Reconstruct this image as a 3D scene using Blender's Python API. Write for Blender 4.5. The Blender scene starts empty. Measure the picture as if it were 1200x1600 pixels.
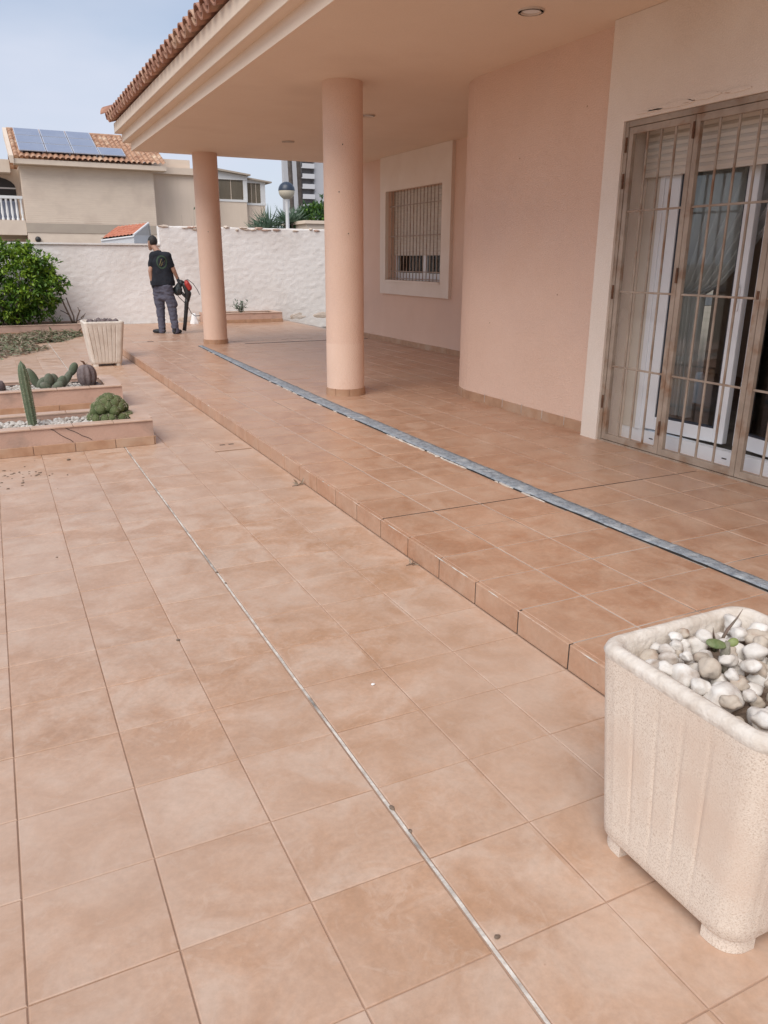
import bpy, bmesh, math, random
from mathutils import Vector, Matrix, noise
from mathutils.bvhtree import BVHTree
random.seed(7)
sc = bpy.context.scene
COL = sc.collection
R = math.radians

# ---------------------------------------------------------------- camera
F_PX, YAW, PITCH, ROLL = 1203.5, .4572, .3153, .0047
CAM = Vector((.1283, -2.325, 1.4666))
def cam_axes():
    cy, sy = math.cos(YAW), math.sin(YAW)
    f0 = Vector((sy, cy, 0)); r0 = Vector((cy, -sy, 0)); u0 = Vector((0, 0, 1))
    w = math.cos(PITCH)*f0 - math.sin(PITCH)*u0
    up = math.sin(PITCH)*f0 + math.cos(PITCH)*u0
    r = math.cos(ROLL)*r0 + math.sin(ROLL)*up
    u = -math.sin(ROLL)*r0 + math.cos(ROLL)*up
    return r, u, w
AX_R, AX_U, AX_W = cam_axes()
def px(p):                       # world point -> pixel of the 1200x1600 photograph
    d = Vector(p) - CAM
    z = d.dot(AX_W)
    if z < .05: return (-9999, -9999)
    return (600 + F_PX*d.dot(AX_R)/z, 800 - F_PX*d.dot(AX_U)/z)
cd = bpy.data.cameras.new('camera'); co = bpy.data.objects.new('camera', cd); COL.objects.link(co)
cd.sensor_fit = 'VERTICAL'; cd.sensor_height = 32; cd.lens = F_PX/1600*32; cd.clip_end = 3000; cd.clip_start = .02
m = Matrix.Identity(4)
for i in range(3):
    m[i][0] = AX_R[i]; m[i][1] = AX_U[i]; m[i][2] = -AX_W[i]; m[i][3] = CAM[i]
co.matrix_world = m
sc.camera = co

# ---------------------------------------------------------------- sky, sun, exposure
SUN_EL, SUN_AZ = R(50), R(-130)          # azimuth from +Y towards +X
w = bpy.data.worlds.new('World'); sc.world = w; w.use_nodes = True
nt = w.node_tree; nt.nodes.clear()
def wn(t): return nt.nodes.new(t)
out = wn('ShaderNodeOutputWorld'); bg = wn('ShaderNodeBackground'); bg.inputs[1].default_value = .1
sky = wn('ShaderNodeTexSky'); sky.sky_type = 'NISHITA'; sky.sun_disc = False
sky.sun_elevation = SUN_EL; sky.sun_rotation = SUN_AZ; sky.air_density = 1.0; sky.dust_density = 1.5
tc = wn('ShaderNodeTexCoord'); mp = wn('ShaderNodeMapping'); mp.inputs['Scale'].default_value = (1, 1, 2.6)
mp.inputs['Location'].default_value = (.35, .1, .2)
nz = wn('ShaderNodeTexNoise'); nz.inputs['Scale'].default_value = 1.6; nz.inputs['Detail'].default_value = 5; nz.inputs['Roughness'].default_value = .5
rp = wn('ShaderNodeMapRange'); rp.inputs[1].default_value = .40; rp.inputs[2].default_value = .62; rp.inputs[3].default_value = .42; rp.inputs[4].default_value = .97
mx = wn('ShaderNodeMix'); mx.data_type = 'RGBA'; mx.inputs[7].default_value = (5.0, 5.35, 6.3, 1)
L = nt.links.new
L(tc.outputs['Generated'], mp.inputs[0]); L(mp.outputs[0], nz.inputs['Vector']); L(nz.outputs['Fac'], rp.inputs[0])
L(rp.outputs[0], mx.inputs[0]); L(sky.outputs[0], mx.inputs[6]); L(mx.outputs[2], bg.inputs[0]); L(bg.outputs[0], out.inputs[0])
sl = bpy.data.lights.new('sun', 'SUN'); sl.energy = 2.1; sl.angle = R(50); sl.color = (1, .96, .9)
so = bpy.data.objects.new('sun', sl); COL.objects.link(so)
sd = Vector((math.sin(SUN_AZ)*math.cos(SUN_EL), math.cos(SUN_AZ)*math.cos(SUN_EL), math.sin(SUN_EL)))
so.rotation_euler = sd.to_track_quat('Z', 'Y').to_euler(); so.location = (0, 0, 30)
sc.render.engine = 'CYCLES'
vs = sc.view_settings; vs.view_transform = 'Standard'; vs.look = 'None'; vs.exposure = .48; vs.gamma = 1; vs.use_curve_mapping = False
sc.cycles.max_bounces = 10; sc.cycles.diffuse_bounces = 6; sc.cycles.transparent_max_bounces = 12

# ---------------------------------------------------------------- materials
def lin(*c):
    return tuple((x/255/12.92 if x/255 <= .04045 else ((x/255+.055)/1.055)**2.4) for x in c) + (1,)
def mat(name, c1, c2=None, scale=5, rough=.7, bump=0, bscale=40, metal=0, spec=.5, detail=5, c3=None, s3=.6, lo=.35, hi=.65,
        btype='noise', fine=0, stretch=(1, 1, 1), coat=0, trans=0):
    M = bpy.data.materials.new(name); M.use_nodes = True
    t = M.node_tree; b = t.nodes['Principled BSDF']
    N = t.nodes.new; K = t.links.new
    b.inputs['Roughness'].default_value = rough; b.inputs['Metallic'].default_value = metal
    b.inputs['Specular IOR Level'].default_value = spec
    b.inputs['Coat Weight'].default_value = coat
    if trans: b.inputs['Subsurface Weight'].default_value = 0
    g = N('ShaderNodeNewGeometry'); mpn = N('ShaderNodeMapping'); mpn.inputs['Scale'].default_value = stretch
    K(g.outputs['Position'], mpn.inputs[0])
    col = None
    if c2 is None:
        b.inputs['Base Color'].default_value = c1
    else:
        n = N('ShaderNodeTexNoise'); n.inputs['Scale'].default_value = scale; n.inputs['Detail'].default_value = detail
        n.inputs['Roughness'].default_value = .6
        K(mpn.outputs[0], n.inputs['Vector'])
        r = N('ShaderNodeMapRange'); r.inputs[1].default_value = lo; r.inputs[2].default_value = hi
        K(n.outputs['Fac'], r.inputs[0])
        x = N('ShaderNodeMix'); x.data_type = 'RGBA'; x.inputs[6].default_value = c1; x.inputs[7].default_value = c2
        K(r.outputs[0], x.inputs[0]); col = x.outputs[2]
        if c3 is not None:
            n3 = N('ShaderNodeTexNoise'); n3.inputs['Scale'].default_value = s3; n3.inputs['Detail'].default_value = 6
            K(g.outputs['Position'], n3.inputs['Vector'])
            r3 = N('ShaderNodeMapRange'); r3.inputs[1].default_value = .52; r3.inputs[2].default_value = .72
            K(n3.outputs['Fac'], r3.inputs[0])
            x3 = N('ShaderNodeMix'); x3.data_type = 'RGBA'; x3.inputs[7].default_value = c3
            K(r3.outputs[0], x3.inputs[0]); K(col, x3.inputs[6]); col = x3.outputs[2]
        if fine:
            nf = N('ShaderNodeTexNoise'); nf.inputs['Scale'].default_value = 160; nf.inputs['Detail'].default_value = 2
            K(g.outputs['Position'], nf.inputs['Vector'])
            rf = N('ShaderNodeMapRange'); rf.inputs[1].default_value = .3; rf.inputs[2].default_value = .7
            rf.inputs[3].default_value = 1-fine; rf.inputs[4].default_value = 1+fine
            K(nf.outputs['Fac'], rf.inputs[0])
            xf = N('ShaderNodeMix'); xf.data_type = 'RGBA'; xf.blend_type = 'MULTIPLY'; xf.inputs[0].default_value = 1
            K(col, xf.inputs[6]); K(rf.outputs[0], xf.inputs[7]); col = xf.outputs[2]
        K(col, b.inputs['Base Color'])
    if bump:
        if btype == 'noise':
            bn = N('ShaderNodeTexNoise'); bn.inputs['Detail'].default_value = 4; o = bn.outputs['Fac']
        else:
            bn = N('ShaderNodeTexVoronoi'); o = bn.outputs['Distance']
        bn.inputs['Scale'].default_value = bscale
        K(g.outputs['Position'], bn.inputs['Vector'])
        bp = N('ShaderNodeBump'); bp.inputs['Strength'].default_value = min(1, bump); bp.inputs['Distance'].default_value = .01*max(1, bump)
        K(o, bp.inputs['Height']); K(bp.outputs[0], b.inputs['Normal'])
    return M

def tile_mat(name, light, mid, tan, x0, y0, pit_x, pit_y, rough, dust=None, dust_amt=0):
    """glazed stoneware: cloudy colour that changes from tile to tile"""
    M = bpy.data.materials.new(name); M.use_nodes = True
    t = M.node_tree; b = t.nodes['Principled BSDF']; N = t.nodes.new; K = t.links.new
    g = N('ShaderNodeNewGeometry')
    sep = N('ShaderNodeSeparateXYZ'); K(g.outputs['Position'], sep.inputs[0])
    def fl(sock, o, p):
        a = N('ShaderNodeMath'); a.operation = 'SUBTRACT'; a.inputs[1].default_value = o; K(sock, a.inputs[0])
        d = N('ShaderNodeMath'); d.operation = 'DIVIDE'; d.inputs[1].default_value = p; K(a.outputs[0], d.inputs[0])
        f = N('ShaderNodeMath'); f.operation = 'FLOOR'; K(d.outputs[0], f.inputs[0]); return f.outputs[0]
    cmb = N('ShaderNodeCombineXYZ'); K(fl(sep.outputs[0], x0, pit_x), cmb.inputs[0]); K(fl(sep.outputs[1], y0, pit_y), cmb.inputs[1])
    wh = N('ShaderNodeTexWhiteNoise'); wh.noise_dimensions = '3D'; K(cmb.outputs[0], wh.inputs['Vector'])
    off = N('ShaderNodeVectorMath'); off.operation = 'MULTIPLY_ADD'; off.inputs[1].default_value = (37, 37, 37)
    K(wh.outputs['Color'], off.inputs[0]); K(g.outputs['Position'], off.inputs[2])
    n = N('ShaderNodeTexNoise'); n.inputs['Scale'].default_value = 5.2; n.inputs['Detail'].default_value = 7; n.inputs['Roughness'].default_value = .62
    n.inputs['Distortion'].default_value = .6
    K(off.outputs[0], n.inputs['Vector'])
    cr = N('ShaderNodeValToRGB'); e = cr.color_ramp.elements
    e[0].position = .34; e[0].color = tan; e[1].position = .66; e[1].color = light
    k = e.new(.5); k.color = mid
    bias = N('ShaderNodeMath'); bias.operation = 'MULTIPLY_ADD'; bias.inputs[1].default_value = .11
    K(wh.outputs['Value'], bias.inputs[0])
    sb = N('ShaderNodeMath'); sb.operation = 'SUBTRACT'; sb.inputs[1].default_value = .055; K(n.outputs['Fac'], sb.inputs[0])
    K(sb.outputs[0], bias.inputs[2]); K(bias.outputs[0], cr.inputs[0])
    # fine specks
    nf = N('ShaderNodeTexNoise'); nf.inputs['Scale'].default_value = 55; nf.inputs['Detail'].default_value = 6; nf.inputs['Roughness'].default_value = .7
    K(off.outputs[0], nf.inputs['Vector'])
    rf = N('ShaderNodeMapRange'); rf.inputs[1].default_value = .3; rf.inputs[2].default_value = .72; rf.inputs[3].default_value = .88; rf.inputs[4].default_value = 1.09
    K(nf.outputs['Fac'], rf.inputs[0])
    xf = N('ShaderNodeMix'); xf.data_type = 'RGBA'; xf.blend_type = 'MULTIPLY'; xf.inputs[0].default_value = 1
    K(cr.outputs[0], xf.inputs[6]); K(rf.outputs[0], xf.inputs[7])
    col = xf.outputs[2]
    nv = N('ShaderNodeTexNoise'); nv.inputs['Scale'].default_value = 11; nv.inputs['Detail'].default_value = 9; nv.inputs['Roughness'].default_value = .72; nv.inputs['Distortion'].default_value = 1.4
    K(off.outputs[0], nv.inputs['Vector'])
    rvv = N('ShaderNodeMapRange'); rvv.inputs[1].default_value = .53; rvv.inputs[2].default_value = .66; rvv.inputs[4].default_value = .55
    K(nv.outputs['Fac'], rvv.inputs[0])
    xv = N('ShaderNodeMix'); xv.data_type = 'RGBA'; xv.inputs[7].default_value = light
    K(rvv.outputs[0], xv.inputs[0]); K(col, xv.inputs[6]); col = xv.outputs[2]
    nw = N('ShaderNodeTexNoise'); nw.inputs['Scale'].default_value = 2.6; nw.inputs['Detail'].default_value = 8; nw.inputs['Roughness'].default_value = .7
    K(g.outputs['Position'], nw.inputs['Vector'])
    rw = N('ShaderNodeMapRange'); rw.inputs[1].default_value = .3; rw.inputs[2].default_value = .7; rw.inputs[3].default_value = .89; rw.inputs[4].default_value = 1.08
    K(nw.outputs['Fac'], rw.inputs[0])
    xw = N('ShaderNodeMix'); xw.data_type = 'RGBA'; xw.blend_type = 'MULTIPLY'; xw.inputs[0].default_value = 1
    K(col, xw.inputs[6]); K(rw.outputs[0], xw.inputs[7]); col = xw.outputs[2]
    # small dark spots of dirt
    vd = N('ShaderNodeTexNoise'); vd.inputs['Scale'].default_value = 21; vd.inputs['Detail'].default_value = 3
    K(g.outputs['Position'], vd.inputs['Vector'])
    rd = N('ShaderNodeMapRange'); rd.inputs[1].default_value = .74; rd.inputs[2].default_value = .8; rd.inputs[4].default_value = .6
    K(vd.outputs['Fac'], rd.inputs[0])
    xd = N('ShaderNodeMix'); xd.data_type = 'RGBA'; xd.inputs[7].default_value = lin(120, 88, 66)
    K(rd.outputs[0], xd.inputs[0]); K(col, xd.inputs[6]); col = xd.outputs[2]
    if dust:
        nd = N('ShaderNodeTexNoise'); nd.inputs['Scale'].default_value = .9; nd.inputs['Detail'].default_value = 5
        K(g.outputs['Position'], nd.inputs['Vector'])
        rn = N('ShaderNodeMapRange'); rn.inputs[1].default_value = .42; rn.inputs[2].default_value = .68; rn.inputs[4].default_value = dust_amt
        K(nd.outputs['Fac'], rn.inputs[0])
        xn = N('ShaderNodeMix'); xn.data_type = 'RGBA'; xn.inputs[7].default_value = dust
        K(rn.outputs[0], xn.inputs[0]); K(col, xn.inputs[6]); col = xn.outputs[2]
    K(col, b.inputs['Base Color'])
    rr = N('ShaderNodeMapRange'); rr.inputs[1].default_value = .3; rr.inputs[2].default_value = .7
    rr.inputs[3].default_value = rough-.08; rr.inputs[4].default_value = rough+.1
    K(n.outputs['Fac'], rr.inputs[0]); K(rr.outputs[0], b.inputs['Roughness'])
    bp = N('ShaderNodeBump'); bp.inputs['Strength'].default_value = .18; bp.inputs['Distance'].default_value = .004
    n2 = N('ShaderNodeTexNoise'); n2.inputs['Scale'].default_value = 16; n2.inputs['Detail'].default_value = 5
    K(off.outputs[0], n2.inputs['Vector']); K(n2.outputs['Fac'], bp.inputs['Height']); K(bp.outputs[0], b.inputs['Normal'])
    return M
def glass_mat(name, tint=(.93, .94, .93, 1), ior=1.5):
    M = bpy.data.materials.new(name); M.use_nodes = True; t = M.node_tree; t.nodes.clear(); N = t.nodes.new; K = t.links.new
    o = N('ShaderNodeOutputMaterial'); mxs = N('ShaderNodeMixShader'); fr = N('ShaderNodeFresnel'); fr.inputs[0].default_value = ior
    tr = N('ShaderNodeBsdfTransparent'); tr.inputs[0].default_value = tint; gl = N('ShaderNodeBsdfGlossy'); gl.inputs['Roughness'].default_value = .02
    K(fr.outputs[0], mxs.inputs[0]); K(tr.outputs[0], mxs.inputs[1]); K(gl.outputs[0], mxs.inputs[2]); K(mxs.outputs[0], o.inputs[0])
    return M
def leaf_mat(name, c1, c2, rough=.5):
    M = mat(name, c1, c2, 9, rough, lo=.35, hi=.65, detail=2)
    t = M.node_tree; b = t.nodes['Principled BSDF']; o = t.nodes['Material Output']
    tl = t.nodes.new('ShaderNodeBsdfTranslucent'); ms = t.nodes.new('ShaderNodeMixShader'); ms.inputs[0].default_value = .25
    lk = b.inputs['Base Color'].links
    if lk: t.links.new(lk[0].from_socket, tl.inputs[0])
    t.links.new(b.outputs[0], ms.inputs[1]); t.links.new(tl.outputs[0], ms.inputs[2]); t.links.new(ms.outputs[0], o.inputs[0])
    return M

M = {}
PX = .31; PU = .3237; XE = 1.905; H = .109
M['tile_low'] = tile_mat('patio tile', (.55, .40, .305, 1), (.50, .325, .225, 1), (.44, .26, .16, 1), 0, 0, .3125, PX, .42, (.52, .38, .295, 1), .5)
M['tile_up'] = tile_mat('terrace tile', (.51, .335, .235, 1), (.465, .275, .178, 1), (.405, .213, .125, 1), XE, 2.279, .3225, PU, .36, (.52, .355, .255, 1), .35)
M['grout_low'] = mat('patio grout', (.37, .235, .165, 1), (.43, .29, .21, 1), 9, .9, c3=(.25, .155, .11, 1), s3=1.3)
M['grout_up'] = mat('terrace grout', (.47, .41, .36, 1), (.33, .26, .215, 1), 2.2, .9, c3=(.10, .08, .07, 1), s3=2.6)
M['sealant'] = mat('old sealant', (.70, .66, .60, 1), (.46, .41, .36, 1), 22, .8, c3=(.10, .085, .075, 1), s3=3.3, bump=.5, bscale=60)
M['screed'] = mat('cement screed', lin(156, 163, 170), lin(120, 126, 134), 26, .9, c3=lin(178, 183, 186), s3=11, bump=1.3, bscale=60, fine=.12)
M['black'] = mat('black gap', (.02, .018, .016, 1))
M['mortar'] = mat('pale mortar', lin(214, 206, 196), lin(176, 166, 156), 18, .9, bump=.8, bscale=60)
M['pink'] = mat('pink render', (.76, .545, .43, 1), (.725, .51, .395, 1), 1.4, .85, bump=.7, bscale=110, spec=.25, c3=(.70, .50, .40, 1), s3=.9, fine=.05)
M['cream'] = mat('cream paint', (.79, .65, .525, 1), (.76, .615, .49, 1), .9, .8, bump=.25, bscale=160, spec=.3, c3=(.73, .585, .465, 1), s3=1.1, fine=.04)
M['plaster'] = mat('pale plaster', (.78, .685, .60, 1), (.74, .635, .545, 1), 1.7, .85, bump=.35, bscale=120, spec=.25, c3=(.71, .60, .51, 1), s3=1.3, fine=.05)
M['band'] = mat('repainted pink band', (.77, .565, .45, 1), (.74, .53, .415, 1), 2, .85, bump=.6, bscale=110, spec=.25)
M['skirt'] = mat('skirting tile', (.47, .29, .185, 1), (.38, .215, .13, 1), 8, .42, c3=(.50, .36, .26, 1), s3=3)
M['rooftile'] = mat('clay roof tile', lin(176, 132, 110), lin(142, 100, 84), 7, .85, c3=lin(192, 160, 136), s3=3.2, bump=.4, bscale=90)
M['rooftile2'] = mat('weathered clay tile', lin(188, 150, 122), lin(150, 108, 84), 3.3, .85, c3=lin(208, 184, 158), s3=1.6)
M['orange'] = mat('orange roof tile', lin(204, 136, 108), lin(188, 118, 92), 6, .8)
M['whitewall'] = mat('white rough stucco', (.81, .775, .745, 1), (.765, .725, .69, 1), 1.1, .9, bump=.7, bscale=34, c3=(.70, .645, .60, 1), s3=.8, spec=.2)
M['stain'] = mat('earth stained stucco', (.56, .45, .36, 1), (.66, .58, .51, 1), 4, .9, bump=1.2, bscale=18)
M['conc'] = mat('washed concrete', (.755, .66, .565, 1), (.50, .395, .31, 1), 260, .92, bump=.22, bscale=420, btype='voronoi', lo=.47, hi=.74, c3=(.66, .525, .425, 1), s3=3.2, detail=2, spec=.25)
M['rim'] = mat('smooth white rim', (.70, .645, .58, 1), (.56, .49, .42, 1), 20, .8, bump=.5, bscale=60, spec=.3)
M['potfar'] = mat('cream concrete', (.70, .63, .55, 1), (.60, .52, .44, 1), 9, .85, bump=.5, bscale=130)
M['pebble'] = mat('white pebble', (.73, .70, .66, 1), (.56, .51, .455, 1), 22, .7, c3=(.30, .22, .16, 1), s3=16, bump=.25, bscale=70)
M['gravel'] = mat('dusty white gravel', (.60, .57, .53, 1), (.42, .375, .33, 1), 30, .8, c3=(.28, .22, .17, 1), s3=12)
M['pebble2'] = mat('cream pebble', (.54, .47, .39, 1), (.43, .36, .29, 1), 26, .7, c3=(.38, .27, .2, 1), s3=27, bump=.25, bscale=70)
M['soil'] = mat('dry soil', (.16, .11, .08, 1), (.24, .18, .135, 1), 30, .95, bump=1.2, bscale=60)
M['bedtile'] = mat('bed coping tile', (.56, .40, .31, 1), (.49, .33, .24, 1), 6, .5)
M['bedface'] = mat('bed pink plaster', (.55, .37, .29, 1), (.48, .315, .245, 1), 3, .85, c3=(.33, .235, .19, 1), s3=4.1, bump=.3, bscale=70)
M['grille'] = mat('grille paint', lin(170, 153, 137), lin(146, 129, 114), 6, .55, c3=lin(132, 98, 72), s3=7, bump=.15, bscale=120)
M['rust'] = mat('rusty hinge', lin(112, 76, 52), lin(82, 56, 42), 40, .8)
M['pvc'] = mat('white pvc', (.80, .81, .83, 1), None, rough=.3)
M['shutter'] = mat('shutter slat', (.66, .60, .53, 1), (.62, .56, .49, 1), 3, .5)
M['gasket'] = mat('black gasket', (.03, .035, .05, 1), None, rough=.5)
M['glass'] = glass_mat('clear glass')
M['glassthin'] = glass_mat('thin gallery glass', (.96, .95, .93, 1), 1.2)
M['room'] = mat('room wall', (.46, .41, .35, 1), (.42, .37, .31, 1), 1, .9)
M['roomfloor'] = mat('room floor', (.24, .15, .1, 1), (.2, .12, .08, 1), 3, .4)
M['curtain'] = mat('sheer curtain', (.70, .69, .68, 1), (.62, .61, .60, 1), 4, .9)
M['lampwhite'] = mat('downlight ring', (.62, .52, .44, 1), None, rough=.5)
M['dark'] = mat('dark opening', (.035, .03, .028, 1), None, rough=.6)
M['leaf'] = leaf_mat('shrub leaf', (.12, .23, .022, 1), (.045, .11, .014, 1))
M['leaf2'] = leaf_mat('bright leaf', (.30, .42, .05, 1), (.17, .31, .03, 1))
M['leafdark'] = leaf_mat('dark leaf', (.035, .085, .028, 1), (.06, .12, .045, 1))
M['leafgrey'] = leaf_mat('blue green blade', (.15, .22, .15, 1), (.08, .13, .08, 1))
M['wood'] = mat('bark', (.12, .085, .06, 1), (.2, .15, .12, 1), 12, .9, bump=.8, bscale=50)
M['palmbark'] = mat('palm bark', (.07, .055, .048, 1), (.12, .10, .088, 1), 5, .95, bump=1.5, bscale=12)
M['dry1'] = leaf_mat('dry leaf', (.36, .28, .20, 1), (.22, .16, .11, 1))
M['dry2'] = leaf_mat('withered green leaf', (.17, .20, .10, 1), (.27, .28, .18, 1))
M['cactus'] = mat('cactus green', (.085, .115, .065, 1), (.125, .155, .09, 1), 18, .6, bump=.4, bscale=80)
M['cactus2'] = mat('cushion cactus', (.07, .10, .03, 1), (.135, .155, .06, 1), 14, .7, bump=.9, bscale=110)
M['cactusgrey'] = mat('prickly pear pad', (.095, .125, .075, 1), (.15, .15, .115, 1), 11, .65, bump=.5, bscale=90)
M['purple'] = mat('shrivelled cactus', (.115, .085, .085, 1), (.19, .15, .145, 1), 14, .7, bump=.8, bscale=50)
M['spine'] = mat('pale spine', (.5, .44, .33, 1), None)
M['stem'] = mat('grey stem', (.26, .235, .19, 1), (.18, .17, .12, 1), 40, .8, bump=.4, bscale=120)
M['padyoung'] = mat('young pad', (.11, .155, .055, 1), (.17, .2, .09, 1), 60, .55, bump=.3, bscale=200)
M['padlime'] = mat('lime pad', (.24, .28, .10, 1), (.18, .22, .07, 1), 60, .55)
M['spike'] = mat('dry spiky leaf', (.19, .13, .10, 1), (.12, .12, .08, 1), 20, .6)
M['skin'] = mat('skin', (.42, .25, .18, 1), (.36, .2, .14, 1), 20, .6)
M['hair'] = mat('black hair', (.018, .015, .014, 1), (.03, .026, .024, 1), 60, .7)
M['shirt'] = mat('black cotton', (.019, .021, .027, 1), (.028, .03, .038, 1), 8, .9, bump=.4, bscale=14, spec=.12)
M['trouser'] = mat('slate work cloth', (.085, .085, .115, 1), (.115, .112, .145, 1), 6, .9, bump=.8, bscale=12, spec=.15)
M['seat'] = mat('dusty brown patch', (.10, .075, .08, 1), (.085, .07, .08, 1), 9, .9)
M['shoe'] = mat('black shoe', (.016, .016, .018, 1), None, rough=.6)
M['glove'] = mat('dark glove', (.03, .032, .04, 1), None, rough=.8)
M['green'] = mat('green print', (.028, .055, .03, 1), (.02, .045, .025, 1), 30, .8)
M['olive'] = mat('olive print', (.17, .17, .06, 1), (.2, .11, .05, 1), 20, .8)
M['plblack'] = mat('black plastic', (.02, .02, .022, 1), (.03, .03, .03, 1), 10, .45)
M['plgrey'] = mat('dark grey plastic', (.04, .05, .055, 1), None, rough=.5)
M['red'] = mat('red plastic', (.48, .04, .03, 1), (.42, .05, .04, 1), 8, .4)
M['paper'] = mat('white cloth', (.78, .77, .76, 1), None, rough=.9)
M['nwall'] = mat('beige stone cladding', (.76, .635, .52, 1), (.71, .59, .48, 1), 2, .9, c3=(.66, .54, .44, 1), s3=1.1, stretch=(1, 1, 5))
M['nwall2'] = mat('beige render', (.74, .61, .50, 1), (.68, .56, .45, 1), .7, .9, stretch=(3, 3, .5))
M['nband'] = mat('taupe band', (.44, .37, .30, 1), (.41, .34, .28, 1), 2, .9)
M['ntrim'] = mat('beige trim', (.70, .58, .47, 1), (.65, .53, .43, 1), 2, .8)
M['white'] = mat('white paint', (.76, .75, .74, 1), (.70, .69, .68, 1), 2, .7)
M['blind'] = mat('tan blind', (.30, .25, .19, 1), (.25, .21, .155, 1), 7, .7, stretch=(4, 4, .2))
M['pv'] = mat('solar glass', (.20, .235, .33, 1), (.235, .27, .36, 1), 1.2, .22)
M['alu'] = mat('aluminium', (.42, .44, .5, 1), None, rough=.5)
M['tower'] = mat('pale concrete tower', (.47, .47, .49, 1), (.43, .43, .45, 1), .08, .9)  # distant haze is put into the tower colours as low contrast
M['towerw'] = mat('white balcony', (.58, .58, .60, 1), None, rough=.8)
M['towerd'] = mat('shaded loggia', (.21, .20, .21, 1), None, rough=.6)  # recess shade put into the wall colour, lightened for haze
M['lampcap'] = mat('blue lamp cap', (.028, .04, .062, 1), None, rough=.35)
M['lampglobe'] = mat('cream globe', (.62, .55, .43, 1), None, rough=.35)
M['ground'] = mat('dusty ground', (.27, .22, .17, 1), (.20, .17, .12, 1), .5, .95)
M['asphalt'] = mat('asphalt', (.06, .06, .06, 1), (.05, .05, .05, 1), 3, .9)

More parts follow.
